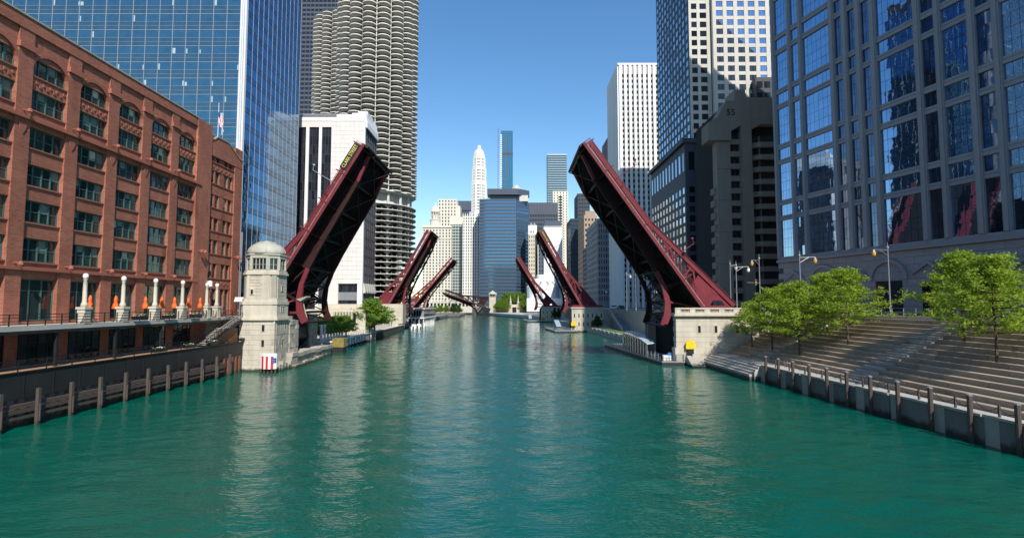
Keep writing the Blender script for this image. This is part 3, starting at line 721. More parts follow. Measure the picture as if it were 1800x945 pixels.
o = bmobj('sheet_piling', sp, 'rust', dk)
box(dk, 'fender_beam', 'timber', -44.3, -44.02, 20, 83.4, 1.75, 2.1); box(dk, 'fender_beam', 'timber', -44.3, -44.0, 20, 83.4, 1.3, 1.64); box(dk, 'fender_beam', 'timber', -44.3, -44.03, 20, 83.4, .75, 1.0)
for i in range(14):
    y = 84.6 - 3.78 * i; m = MB(); m.box(-44.0, -43.72, y - .15, y + .15, -1, 3.3); m.box(-43.74, -43.6, y - .05, y + .05, .3, 1.9); bmobj('pile', m, 'timber', dk)
railing(dk, -44.5, 22, 88.9, 4.95, 1.0, 3.0, rails=(1, .66, .33))
# stairs from the terrace down to the lower walk
st = thing('stairs', 'black steel stairs with handrails down from the terrace to the lower riverwalk', 'stairs', (-46.2, 82, 4.8))
n = 24; ya, yb_, za, zb = 90.8, 79.6, 9.0, 4.95
flight = []
for i in range(n):
    f = i / n; yy = ya + (yb_ - ya) * f; zz = za + (zb - za) * f
    if 10 <= i < 13: zz = za + (zb - za) * 10 / n
    elif i >= 13: zz = za + (zb - za) * (10 / n + (i - 12) / (n - 12) * (1 - 10 / n))
    flight.append((-46.3, -44.8, yy - .47, yy, zz - .06, zz))
boxes(st, 'tread', 'concrete', flight, minpx=5)
for X in (-46.38, -44.72):
    m = MB(); m.tube((X, ya, za - .2), (X, yb_, zb - .2), .15, n=4); bmobj('stringer', m, 'blackiron', st)
    m = MB(); m.tube((X, ya, za + 1.0), (X, yb_, zb + 1.0), .05, n=5); m.tube((X, ya, za + .5), (X, yb_, zb + .5), .03, n=5)
    for i in range(0, n + 1, 2):
        f = i / n; m.tube((X, ya + (yb_ - ya) * f, za + (zb - za) * f), (X, ya + (yb_ - ya) * f, za + (zb - za) * f + 1.0), .035, n=4)
    bmobj('handrail', m, 'blackiron', st)
wp = thing('wooden_screen', 'brown wooden panel screen beside the stone bridge tower at the stair foot', 'screen', (-45, 87, 4.9))
boxes(wp, 'board', 'panel_wood', [(-45.15, -45.0, 82.6, 88.8, 4.95 + i * .32, 5.24 + i * .32) for i in range(5)])
m = MB(); m.prism([(82.6, 6.55), (88.8, 6.55), (88.8, 7.2), (83.6, 7.2)], -45.15, -45.01, 'x'); bmobj('board', m, 'panel_wood', wp)
boxes(wp, 'post', 'blackiron', [(-45.2, -45.16, y, y + .1, 4.95, 7.2) for y in (82.8, 85.7, 88.6)])
kio = thing('canopy', 'small white canopy on posts at the head of the black stairs', 'canopy', (-46.8, 91.5, 9))
m = MB(); m.prism([(-46.9, 11.5), (-45.0, 11.5), (-44.7, 11.85), (-45.0, 12.25), (-46.7, 12.25)], 91.0, 93.2); bmobj('awning', m, 'white_paint', kio)
boxes(kio, 'post', 'blackiron', [(x, x + .1, y, y + .1, 9.02, 11.5) for x in (-46.6, -45.2) for y in (91.1, 92.9)])
# a person on the terrace
def person(x, y, z, rz, label, bend=.35):
    t = thing('person', label, 'person', (x, y, z), rz)
    V = [(0, 0, .95), (0, .02, 1.15), (0, -.05 * bend - .02, 1.38), (0, -.14 * bend, 1.5), (0, -.25 * bend, 1.58), (0, -.27 * bend, 1.7),
         (.1, 0, .9), (.12, -.02, .5), (.12, .04, .08), (.13, -.14, .03), (-.1, 0, .9), (-.13, .02, .5), (-.14, .06, .08), (-.15, -.12, .03),
         (.19, -.05 * bend, 1.42), (.25, -.08, 1.12), (.2, -.3, 1.0), (.17, -.38, .98), (-.19, -.05 * bend, 1.42), (-.25, -.06, 1.12), (-.2, -.28, 1.02), (-.17, -.37, 1.0)]
    E = [(0, 1), (1, 2), (2, 3), (3, 4), (4, 5), (0, 6), (6, 7), (7, 8), (8, 9), (0, 10), (10, 11), (11, 12), (12, 13), (2, 14), (14, 15), (15, 16), (16, 17), (2, 18), (18, 19), (19, 20), (20, 21)]
    r = [.15, .14, .16, .06, .085, .07, .1, .07, .045, .04, .1, .07, .045, .04, .065, .05, .038, .035, .065, .05, .038, .035]
    me = bpy.data.meshes.new('body'); me.from_pydata(V, E, []); me.update()
    o = bpy.data.objects.new('body', me); col.objects.link(o)
    sm = o.modifiers.new('skin', 'SKIN'); sm.use_smooth_shade = True
    if not me.skin_vertices: 
        bpy.context.view_layer.objects.active = o
        me.attributes.get('skin_vertices')
    for i, s in enumerate(me.skin_vertices[0].data): s.radius = (r[i], r[i] * .8); s.use_root = i == 0
    su = o.modifiers.new('sub', 'SUBSURF'); su.levels = 1; su.render_levels = 1
    dg = bpy.context.evaluated_depsgraph_get(); m2 = bpy.data.meshes.new_from_object(o.evaluated_get(dg)); bpy.data.objects.remove(o)
    m2.materials.clear()
    for q in ('skin', 'shirt_dark', 'car_dark'): m2.materials.append(MT[q])
    for p in m2.polygons:
        c = p.center; p.material_index = 0 if (c.z > 1.5 or (abs(c.x) > .15 and c.y < -.18 and c.z > .8)) else (1 if c.z > .93 else 2)
    link(bpy.data.objects.new('body', m2), t, WM[t].copy())
    h = MB(); h.lathe([(.1, 1.62), (.105, 1.7), (.085, 1.77), (.02, 1.8)], 10, (0, -.26 * bend + .02)); bmobj('hair', h, 'car_dark', t, False, smooth=True)
    f = MB()
    for sx in (-1, 1): f.box(sx * .035 - .012, sx * .035 + .012, -.27 * bend - .085, -.27 * bend - .07, 1.655, 1.67)
    f.box(-.025, .025, -.27 * bend - .084, -.27 * bend - .07, 1.585, 1.595); bmobj('face', f, 'shirt_dark', t, False)
px_, d_ = 394.5, 90.0
person(W(394.5, 530, 89.5)[0], 89.5, 9.02, R(10), 'person in a dark shirt and shorts leaning forward on the terrace by the stairs', 1.2)
tb = thing('table', 'small black terrace table in front of the standing person', 'table', (W(394.5, 530, 89.5)[0], 88.9, 9.02))
x_, y_ = W(394.5, 530, 89.5)[0], 88.9
m = MB(); m.lathe([(.45, 9.74), (.45, 9.78)], 14, (x_, y_)); bmobj('tabletop', m, 'blackiron', tb)
m = MB(); m.lathe([(.25, 9.02), (.06, 9.1), (.05, 9.74)], 8, (x_, y_)); bmobj('pedestal', m, 'blackiron', tb)
# ------------------------------------------------------------------ stone bridge tower on the left
bt = thing('bridge_tower', 'pale stone bridge tender tower with a domed lead roof and ring of windows', 'tower', (-42.4, 92.5, 0))
TX0, TX1, TY0, TY1 = -45.2, -39.5, 90.0, 95.4
def octo(x0, x1, y0, y1, c): return [(x0 + c, y0), (x1 - c, y0), (x1, y0 + c), (x1, y1 - c), (x1 - c, y1), (x0 + c, y1), (x0, y1 - c), (x0, y0 + c)]
def ring(name, z0, z1, e, c, m, par=bt): return bmobj(name, MB().prism(octo(TX0 - e, TX1 + e, TY0 - e, TY1 + e, c), z0, z1, 'z'), m, par)
ring('core', -3, 16.4, -.12, .5, 'limestone_dark')
# base: blocks in courses, front face and river face, rough and proud of each other
r2 = random.Random(3)
z = -.6; k = 0
while z < 8.3:
    h = .82; zt = min(z + h, 8.36)
    if z < 2.6: ex = .22
    else: ex = .08
    a = TX0 - ex; i = 0
    off = 1.1 if k % 2 else 0
    xs = [TX0 - ex, TX0 + 1.6 + off * .5, TX0 + 3.4 + off * .4, TX1 + ex]
    for x0, x1 in zip(xs, xs[1:]): box(bt, 'stone_block', 'limestone', x0 + .012, x1 - .012, TY0 - ex - r2.uniform(0, .02), TY0 + .5, z + .012, zt - .012)
    ys = [TY0 + .52, TY0 + 1.5 + off * .6, TY0 + 3.0 + off * .5, TY1 + ex]
    for y0, y1 in zip(ys, ys[1:]): box(bt, 'stone_block', 'stone_rough', TX1 - .5, TX1 + ex - .003 + r2.uniform(0, .07), y0 + .012, y1 - .012, z + .012, zt - .012)
    z += h; k += 1
ring('cornice', 8.38, 8.75, .42, .55, 'limestone'); ring('cornice', 8.75, 9.0, .28, .55, 'limestone')
ring('plinth', 9.0, 11.0, .14, .6, 'limestone'); ring('band', 11.0, 11.5, .25, .6, 'limestone'); ring('band', 11.5, 12.0, .08, .65, 'limestone')
z = 12.0
while z < 15.9:
    ring('stone_course', z + .018, min(z + .52, 16.0) - .018, -.02, .95, 'limestone'); z += .52
ring('cornice', 16.0, 16.35, .2, .95, 'limestone'); ring('cornice', 16.35, 16.7, .05, .95, 'limestone')
# shallow corner pilasters on the shaft
for x0, x1 in ((TX0 + .95, TX0 + 1.35), (TX1 - 2.3, TX1 - .95)): box(bt, 'pilaster', 'limestone', x0, x1, TY0 - .08, TY0 + .3, 12.02, 15.98)
# slit windows with stone surrounds
def slit(x, z, w=.45, h=1.0, y=TY0, par=bt, out=.1):
    m = MB(); y0 = y - out - .06
    m.box(x - w / 2 - .14, x - w / 2, y0, y + .1, z - h / 2 - .1, z + h / 2 + .12); m.box(x + w / 2, x + w / 2 + .14, y0, y + .1, z - h / 2 - .1, z + h / 2 + .12)
    m.box(x - w / 2, x + w / 2, y0 + .002, y + .1, z + h / 2, z + h / 2 + .12); m.box(x - w / 2, x + w / 2, y0 + .002, y + .1, z - h / 2 - .1, z - h / 2)
    f = bmobj('window_frame', m, 'limestone', par); box(f, 'pane', 'hole', x - w / 2 + .002, x + w / 2 - .002, y - out - .02, y, z - h / 2 + .002, z + h / 2 - .002)
def slitx(y, z, w=.4, h=1.0, x=TX1, par=bt, out=.1):
    m = MB(); x1 = x + out + .06
    m.box(x - .1, x1, y - w / 2 - .14, y - w / 2, z - h / 2, z + h / 2); m.box(x - .1, x1, y + w / 2, y + w / 2 + .14, z - h / 2, z + h / 2); m.box(x - .1, x1 + .02, y - w / 2 - .2, y + w / 2 + .2, z + h / 2, z + h / 2 + .14)
    f = bmobj('window_frame', m, 'limestone', par); box(f, 'pane', 'hole', x, x + out + .02, y - w / 2 + .002, y + w / 2 - .002, z - h / 2, z + h / 2 - .002)
xs = W(460, 0, 90)[0]
slit(-41.6, 14.9, .4, .8, out=.04); slit(-43.4, 13.1, .4, .8, out=.04); slit(-41.3, 7.1, .45, 1.1, out=.1); slit(-41.3, 4.6, .45, 1.1, out=.1)
slitx(92.6, 13.7, .45, .9, out=.02); slitx(92.2, 10.2, .4, 1.0, out=.14); slitx(93.0, 10.2, .4, 1.0, out=.14); slitx(92.4, 7.2, .5, 1.3); slitx(94.0, 7.2, .5, 1.3); slitx(93.2, 4.4, .5, 1.3)
# lantern storey: posts, windows with bars, panels
LZ0, LZ1 = 16.7, 19.3
oc = octo(TX0 + .05, TX1 - .05, TY0 + .05, TY1 - .05, 1.35)
ring('lantern_sill', LZ0, LZ0 + .12, -.02, 1.35, 'dome_lead')
for i in range(8):
    a, b = Vector(oc[i]), Vector(oc[(i + 1) % 8]); d = (b - a); L = d.length; u = d / L; nrm = Vector((u.y, -u.x))
    def pl(s0, s1, o0, o1, z0, z1):
        return MB().prism([tuple(a + u * s0 + nrm * o0), tuple(a + u * s1 + nrm * o0), tuple(a + u * s1 + nrm * o1), tuple(a + u * s0 + nrm * o1)], z0, z1, 'z')
    for s0, s1 in ((0, .28), (L - .28, L)): bmobj('post', pl(s0, s1, -.3, .1, LZ0 + .12, LZ1 - .5), 'dome_lead', bt)
    bmobj('lintel', pl(0, L, -.3, .07, LZ1 - .5, LZ1), 'dome_lead', bt)
    nw = 4 if L > 2.6 else 2; p = (L - .56) / nw
    for j in range(nw):
        s0, s1 = .28 + p * j, .28 + p * (j + 1)
        fm = MB()
        for q in ((s0, s0 + .06, LZ0 + .12, LZ1 - .5), (s1 - .06, s1, LZ0 + .12, LZ1 - .5), (s0, s1, LZ0 + .12, LZ0 + .2), (s0, s1, LZ1 - .6, LZ1 - .5), (s0, s1, LZ0 + 1.0, LZ0 + 1.05)):
            mm = pl(q[0], q[1], -.22, -.06, q[2], q[3]); fm.add(mm.v, mm.f)
        w = bmobj('lantern_window', fm, 'dome_lead', bt); bmobj('pane', pl(s0 + .05, s1 - .05, -.18, -.15, LZ0 + .15, LZ1 - .55), 'dark_pane', w)
bmobj('lantern_floor', MB().prism(octo(TX0 + .8, TX1 - .8, TY0 + .8, TY1 - .8, 1.2), LZ0, LZ1, 'z'), 'hole', bt)
ring('eaves', LZ1, LZ1 + .22, .12, 1.35, 'dome_lead')
m = MB(); cx, cy = (TX0 + TX1) / 2, (TY0 + TY1) / 2
prof = [(3.0, LZ1 + .22), (3.0, LZ1 + .6), (2.85, LZ1 + 1.1), (2.55, LZ1 + 1.55), (2.1, LZ1 + 1.9), (1.75, LZ1 + 2.08)]
m.lathe(prof, 16, (cx, cy), math.pi / 16); bmobj('dome', m, 'dome_lead', bt, smooth=True)
m = MB(); m.lathe([(1.85, LZ1 + 2.05), (1.85, LZ1 + 2.25), (1.3, LZ1 + 2.4), (.6, LZ1 + 2.45), (.5, LZ1 + 2.6), (.05, LZ1 + 2.65)], 16, (cx, cy)); bmobj('dome_cap', m, 'dome_lead', bt)
for i in range(8):
    a = math.pi / 8 + i * math.pi / 4; m = MB()
    for (r0, z0), (r1, z1) in zip(prof[1:], prof[2:]): m.tube((cx + r0 * math.cos(a), cy + r0 * math.sin(a), z0), (cx + r1 * math.cos(a), cy + r1 * math.sin(a), z1), .06, n=4)
    bmobj('dome_rib', m, 'dome_lead', bt)
# striped marker in front of the tower
mk = thing('striped_marker', 'red and white striped marker board with a blue starred patch on piles by the tower', 'marker', (-41.2, 87.3, 0))
mx0, mx1, my = W(457, 632, 87)[0], W(486, 632, 87)[0], 87.0
wv = (mx1 - mx0) / 7
for i in range(7):
    a0 = math.pi * (1 - i / 7); a1 = math.pi * (1 - (i + 1) / 7); cxx = (mx0 + mx1) / 2; rr = (mx1 - mx0) / 2
    m = MB(); m.prism([(mx0 + wv * i, my - .5 * math.sin(math.pi * i / 7)), (mx0 + wv * (i + 1), my - .5 * math.sin(math.pi * (i + 1) / 7)), (mx0 + wv * (i + 1), my + .3), (mx0 + wv * i, my + .3)], .75, 2.75 if i % 2 else 2.75, 'z')
    bmobj('stripe', m, 'red_paint' if i in (1, 3, 5) else 'white_paint', mk)
m = MB(); n = 8; m.prism([(mx0 + (mx1 - mx0) * i / n, my - .03 - .5 * math.sin(math.pi * i / n)) for i in range(n + 1)] + [(mx1, my + .32), (mx0, my + .32)], 2.76, 3.2, 'z'); bmobj('top_band', m, 'white_paint', mk)
b_ = bmobj('star_patch', MB().prism([(mx1 - .62, my - .42), (mx1 - .02, my - .06), (mx1 - .02, my), (mx1 - .6, my - .3)], 1.7, 2.5, 'z'), 'navy_paint', mk)
for i in range(6):
    s = MB(); q = .15 + .13 * (i % 3); x = mx1 - .62 + .6 * q * 1.6; y = my - .42 + .36 * q * 1.6 - .03
    s.lathe([(.001, 1.86 + .28 * (i // 3)), (.07, 1.9 + .28 * (i // 3)), (.001, 1.94 + .28 * (i // 3))], 5, (x, y)); bmobj('star', s, 'white_paint', b_)
for i in range(5):
    m = MB(); x = mx0 + .15 + (mx1 - mx0 - .3) * i / 4; m.tube((x, my, -1), (x, my, .8), .17, n=8); bmobj('pile', m, 'timber', mk)
# ------------------------------------------------------------------ abutment of the left leaf: pier walls round the pit, low river wall
ab = thing('bridge_abutment', 'rough grey stone abutment and dark pit under the left raised leaf', 'abutment', (-44, 105, 0))
def stone_wall(par, face, a0, a1, c, z0, z1, bw, bh, m='stone_rough', th=.6, jit=.07, seed=1, name='stone_block', lim=300):
    """courses of separate blocks; face 'x': wall on plane x=c facing +x, 'y': plane y=c facing the camera; a along it"""
    r = random.Random(seed); bl = []; z = z0; k = 0
    while z < z1 - .05:
        zt = min(z + bh, z1); a = a0 - (bw * .5 if k % 2 else 0)
        while a < a1 - .02:
            b = min(a + bw * r.uniform(.8, 1.2), a1)
            if b > a0 + .05 and b - max(a, a0) > .12:
                o = r.uniform(0, jit)
                bl.append((c - th, c + o, max(a, a0) + .012, b - .012, z + .012, zt - .012) if face == 'x' else (c - th, c, 0, 0, 0, 0) if False else
                          ((c - th, c + o, max(a, a0) + .012, b - .012, z + .012, zt - .012) if face == 'x' else (max(a, a0) + .012, b - .012, c - o, c + th, z + .012, zt - .012)))
            a = b
        z = zt; k += 1
    boxes(par, name, m, bl, limit=lim, minpx=6)
stone_wall(ab, 'x', 95.7, 99.6, -39.3, -.6, 8.2, 1.5, .8, seed=5, jit=.12)
box(ab, 'backing', 'limestone_dark', -46, -39.93, 95.8, 99.6, -4, 8.25)
# pit: floor, back and roofless walls
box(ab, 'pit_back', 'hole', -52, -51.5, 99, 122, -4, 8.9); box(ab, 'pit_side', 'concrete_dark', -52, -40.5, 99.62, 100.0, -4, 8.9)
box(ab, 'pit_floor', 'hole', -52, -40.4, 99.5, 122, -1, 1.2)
stone_wall(ab, 'x', 118.6, 123.4, -44.4, -.6, 8.9, 1.4, .8, seed=6, jit=.1); stone_wall(ab, 'y', -51, -44.6, 118.55, -.6, 8.9, 1.4, .8, seed=8, jit=.05, m='concrete_dark')  # camera-facing pit wall coloured darker to stand for shade
box(ab, 'backing', 'limestone_dark', -51, -45.03, 119.2, 123.5, -4, 8.88)
m = MB(); y0, y1 = 94.6, 119
# low sloping river wall in big weathered blocks, stepped footing
for i in range(9):
    a = y0 + (y1 - y0) * i / 9; b = y0 + (y1 - y0) * (i + 1) / 9; xx = -38.4 - .06 * (a - 94); zt = 2.5 - .04 * i + r2.uniform(-.12, .12)
    box(ab, 'wall_block', 'limestone_dark', xx - 2.2, xx + r2.uniform(0, .12), a + .03, b - .03, -1, zt - .7)
    box(ab, 'coping_block', 'stone_rough', xx - 2.3, xx + .2 + r2.uniform(0, .2), a + .02, b - .02, zt - .68, zt)
    box(ab, 'footing_block', 'limestone_dark', xx - .5, xx + .75 + r2.uniform(-.15, .15), a + .05, b - .05, -1, .55 + r2.uniform(-.15, .2)) if i < 6 else None
for i in range(7): box(ab, 'footing_block', 'limestone_dark', -39.4, -38.3 + r2.uniform(-.2, .1), 89.9 + i * .7, 90.55 + i * .7, -1, 1.0 + r2.uniform(-.2, .5))
lad = thing('access_ladder', 'pale metal access ladder leaning in the pit beside the tower', 'ladder', (-42, 100.5, 8))
m = MB()
for s in (0, .8): m.tube((-43.3, 100.2 + s * .6, 8.4), (-41.9, 100.2 + s * .6, 11.3), .05)
for i in range(7): m.tube((-43.3 + .2 * i, 100.2, 8.5 + .42 * i), (-43.3 + .2 * i, 100.7, 8.5 + .42 * i), .04)
bmobj('rungs', m, 'white_paint', lad)
mach = thing('control_platform', 'pale maintenance platform on a brace under the left leaf', 'platform', (-40.3, 103.6, 6))
m = MB(); m.prism([(-41.2, 12.0), (-39.3, 12.6), (-39.2, 12.4), (-40.4, 11.6)], 103, 105); bmobj('deck', m, 'limestone_dark', mach)
m = MB(); m.tube((-40.4, 104, 12), (-39.4, 104, 8.2), .12); m.tube((-40.4, 104, 12), (-40.8, 104, 7.5), .1); bmobj('brace', m, 'limestone_dark', mach)
dol = thing('fender_block', 'old yellowish square fender block standing in the water below the left leaf', 'dolphin', (-39.9, 126, 0))
dx0, dx1 = W(584, 600, 125)[0], W(604, 600, 125)[0]
box(dol, 'cap_block', 'yellow_old' if 'yellow_old' in MT else 'timber', dx0, dx1, 125, 127.6, 1.2, 3.2); box(dol, 'pile_block', 'blackwall', dx0 + .1, dx1 - .1, 125.1, 127.5, -2, 1.19)
# ------------------------------------------------------------------ blue glass tower behind the warehouse
gx = W(425, 300, 128)[0]; gw = 78; gd = 33.0; gh = 125
gt = thing('glass_tower', 'blue glass office tower with pale corner fins rising behind the brick warehouse', 'tower', (gx - gw, 128, 9.3))
box(gt, 'wall', 'dark_tower', .05, gw - .05, .05, gd, 0, gh, world=False)
cols = [(gw - 1.5 - 3.3 * (i + 1) + .07, gw - 1.5 - 3.3 * i - .07) for i in range(23)]
floors = [4.05 * i for i in range(30)]
vis = []; sp = []; bl = []
for x0, x1 in cols:
    for z in floors:
        vis.append(fb('F', gw, gd, x0, x1, .0, .06, z + 2.08, z + 3.98)); sp.append(fb('F', gw, gd, x0, x1, .0, .07, z + .06, z + 1.0)); sp.append(fb('F', gw, gd, x0, x1, .0, .05, z + 1.06, z + 2.02))
        if rnd.random() < .24 and z > 30:
            w = rnd.choice((.35, .5, .7, .3)); h = rnd.uniform(.9, 1.6); s = rnd.choice((x0 + .05, x1 - w - .05, x0 + .05)); bl.append(fb('F', gw, gd, s, s + w, .06, .064, z + 2.12, z + 2.12 + h))
boxes(gt, 'window_pane', 'blue_pane', vis, False, 150); boxes(gt, 'spandrel_panel', 'blue_spandrel', sp, False, 150); boxes(gt, 'interior_patch', 'blind', bl, False, 150, 6)  # pale strips on the glass stand for lit interiors and blinds behind it
boxes(gt, 'mullion', 'mullion', [fb('F', gw, gd, x1, x1 + .14, -.02, .2, 0, gh) for x0, x1 in cols], False)
boxes(gt, 'transom', 'mullion', [fb('F', gw, gd, 0, gw - 1.5, -.02, .1, z + o, z + o + .06) for z in floors for o in (0, 1.0, 2.02, 3.98)], False, 150, 5)
for o0, o1 in ((-1.35, -.95), (-.85, -.45), (-.32, .12)): box(gt, 'corner_fin', 'fin_white', gw + o0, gw + o1, -.42, .4, 0, gh, world=False)
n = 12; p = (gd - .6) / n; vis = []; sp = []
for i in range(n):
    a0, a1 = .5 + p * i + .07, .5 + p * (i + 1) - .07
    for z in floors: vis.append(fb('R', gw, gd, a0, a1, 0, .06, z + 1.3, z + 3.98)); sp.append(fb('R', gw, gd, a0, a1, 0, .05, z + .05, z + 1.24))
boxes(gt, 'window_pane', 'deep_pane', vis, False, 150); boxes(gt, 'spandrel_panel', 'deep_spandrel', sp, False, 150)
boxes(gt, 'mullion', 'granite_light', [fb('R', gw, gd, .5 + p * i - .05, .5 + p * i + .05, -.02, .09, 0, gh) for i in range(1, n + 1)], False)
boxes(gt, 'transom', 'dark_tower', [fb('R', gw, gd, .4, gd, -.02, .075, z + o, z + o + .06) for z in floors for o in (0, 1.24)], False, 150, 5)
# ------------------------------------------------------------------ dark slab far behind, between glass tower and round towers
X0, X1 = W(505, 200, 430)[0], W(600, 200, 430)[0]
bt2 = thing('dark_slab_tower', 'dark bronze slab tower far behind, seen between the glass tower and the round towers', 'tower', (X0, 430, 9.3))
Wd, H = X1 - X0, 270
box(bt2, 'wall', 'dark_tower', .03, Wd, .03, 30, 0, H, world=False)
facade(bt2, 'F', Wd, 30, H, grid(0, Wd, 13, .8), [(5 + 3.9 * i, 5 + 3.9 * i + 2.3) for i in range(66)], 'bronze', 'dark_pane', .3, .2, limit=200, spandrel='steelblue_panel')
# ------------------------------------------------------------------ white hotel with black window strips
d = 176
hx0, hx1 = W(519, 400, d)[0], W(637, 400, d)[0]; hz = W(600, 207, d)[1]; z0 = 9.6
ht = thing('white_hotel', 'white stone hotel slab with black vertical window strips behind the left raised leaf', 'building', (hx0, d, z0))
Wd, D, H = hx1 - hx0, 15.5, hz - z0
box(ht, 'wall', 'white_stone', .02, Wd - .02, .3, D, 8, H - .02, world=False)
pw = lambda px: W(px, 400, d)[0] - hx0
zs_top = W(560, 224, d)[1] - z0; zl = W(600, 498, d)[1] - z0
strips = [(pw(521), pw(534.5)), (pw(540), pw(557.5)), (pw(562.5), pw(579.5))]
solid = [(pw(534.5), pw(540)), (pw(557.5), pw(562.5)), (0, pw(521))]
pan = []
for a, b in solid: box(ht, 'pier', 'white_marble', a, b, -.35, .32, 0, zs_top + .01, world=False)
# marble slabs of the blank wall
r = random.Random(4); x = pw(579.5); nx = 7; wx = (Wd - x) / nx; zz = zl
while zz < H - 1.2:
    for i in range(nx): pan.append((x + wx * i + .02, x + wx * (i + 1) - .02, -.35 - r.uniform(0, .02), .3, zz + .02, zz + 1.42))
    zz += 1.45
boxes(ht, 'stone_panel', 'white_stone', pan, False, 300, 6)
box(ht, 'head_wall', 'white_stone', 0, pw(579.5), -.34, .3, zs_top, H - 1.2, world=False); box(ht, 'parapet', 'white_marble', -.1, Wd + .1, -.45, .4, H - 1.25, H, world=False)
for a, b in strips:
    n = 3; w = (b - a) / n
    boxes(ht, 'window', 'hotel_pane', [(a + w * i + .06, a + w * (i + 1) - .06, .12, .2, zl - 6 + 3.05 * j + .1, zl - 6 + 3.05 * j + 2.95) for i in range(n) for j in range(20) if zl - 6 + 3.05 * j + 2.95 < zs_top], False, 150, 7)
    boxes(ht, 'glazing_bar', 'bronze', [(a + w * i - .05, a + w * i + .05, .0, .3, 0, zs_top) for i in range(n + 1)] + [(a, b, .02, .3, zl - 6 + 3.05 * j, zl - 6 + 3.05 * j + .1) for j in range(20) if zl - 6 + 3.05 * j < zs_top], False, 150, 7)
# roof plant with louvres, white roof steps
box(ht, 'roof_louvre', 'grey_metal', pw(521), pw(585), 2.4, 9, H, H + 2.2, world=False); boxes(ht, 'louvre_slat', 'granite', [(pw(521), pw(585), 2.2, 2.42, H + .1 + .4 * i, H + .3 + .4 * i) for i in range(5)], False, 100, 6)
for i, (a, b, h) in enumerate(((585, 637, 1.6), (612, 637, 2.3), (622, 639, 3.0))): box(ht, 'roof_block', 'white_marble', pw(a), pw(b), 1.5 + i * .4, 8 + i, H + .01, H + h, world=False)
# right face: dark glass with chamfered white head
facade(ht, 'R', Wd, D, H - 2.5, grid(.8, D - .2, 6, .86), [(8.8 + 3.05 * i, 11.3 + 3.05 * i) for i in range(17)], 'bronze', 'hotel_pane', .3, .2, limit=120, minpx=7)
box(ht, 'edge_pier', 'white_marble', Wd, Wd + .4, -.3, .78, 0, H - 1.3, world=False)
m = MB(); m.prism([(Wd + .02, H + 2.8), (Wd + .02, H - 3), (Wd + .9, H - 3.2), (Wd + .9, H - 1.4)], .5, D, 'y'); bmobj('sloped_head', m, 'white_marble', ht, False)
for i in range(5):
    m = MB(); y = 1.2 + i * 2.9; m.prism([(Wd, 8.4), (Wd + .5, 8.4), (Wd + 1.1, 5.8), (Wd + 1.1, 5.3), (Wd, 5.0)], y, y + 2.3, 'y'); bmobj('base_hood', m, 'granite_light', ht, False)
box(ht, 'base_wall', 'white_stone', pw(579.5) - .0, pw(597), -.35, .3, 0, zl - .001, world=False); box(ht, 'base_pier', 'white_marble', pw(630.5), Wd, -.36, .3, 0, zl - .001, world=False); box(ht, 'base_pier', 'white_stone', pw(578), pw(580), -.33, .3, 0, zl, world=False)
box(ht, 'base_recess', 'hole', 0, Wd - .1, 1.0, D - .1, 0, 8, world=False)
def wide_opening(a, b):
    box(ht, 'panel', 'grey_metal', a, b, .3, .6, (zl) * .34, zl * .66, world=False)
    n = max(3, int((b - a) / .9)); w = (b - a) / n
    boxes(ht, 'window', 'hotel_pane', [(a + w * i + .05, a + w * (i + 1) - .05, .3, .36, zl * .67, zl) for i in range(n)] + [(a + w * i + .05, a + w * (i + 1) - .05, .3, .36, 0, zl * .33) for i in range(n)], False, 60, 5)
wide_opening(pw(597), pw(630.5)); wide_opening(pw(562.5), pw(577.8)); wide_opening(pw(540), pw(557.5))
# planted terrace wall below the hotel
tw = thing('terrace_wall', 'beige planted terrace wall with fluted buttresses below the white hotel', 'wall', (-58, 165, 2))
ax0, ax1 = W(560, 545, 160)[0], W(690, 545, 160)[0]
stone_wall(tw, 'y', ax0 - 6, ax1 - 8, 160, 2.3, 9.6, 2.4, 1.2, m='beige_stone', jit=.03, seed=11, lim=120); box(tw, 'backing', 'limestone_dark', ax0 - 6, ax1 - 8, 160.5, 172, 2.3, 9.55)
stone_wall(tw, 'y', ax0 - 4, ax1 + 1, 170, 5, 11.2, 2.6, 1.2, m='beige_stone', jit=.03, seed=12, lim=120); box(tw, 'backing', 'limestone_dark', ax0 - 4, ax1 + 1, 170.6, 175.5, 5, 11.1)
for i in range(7):
    x = W(586 + i * 5.2, 545, 159)[0]; m = MB(); m.prism([(159.9, 8.9), (158.6, 8.9), (158.9, 6.8), (159.7, 4.6), (159.9, 4.6)], x, x + .5, 'x'); bmobj('buttress', m, 'limestone', tw)
    box(tw, 'slot', 'hole', x + .52, x + .86, 159.5, 159.95, 5.4, 8.6)
hx = W(617, 545, 159)[0]; box(tw, 'opening', 'hole', hx - .8, hx + 1.2, 159.85, 159.99, 5.2, 8.2)
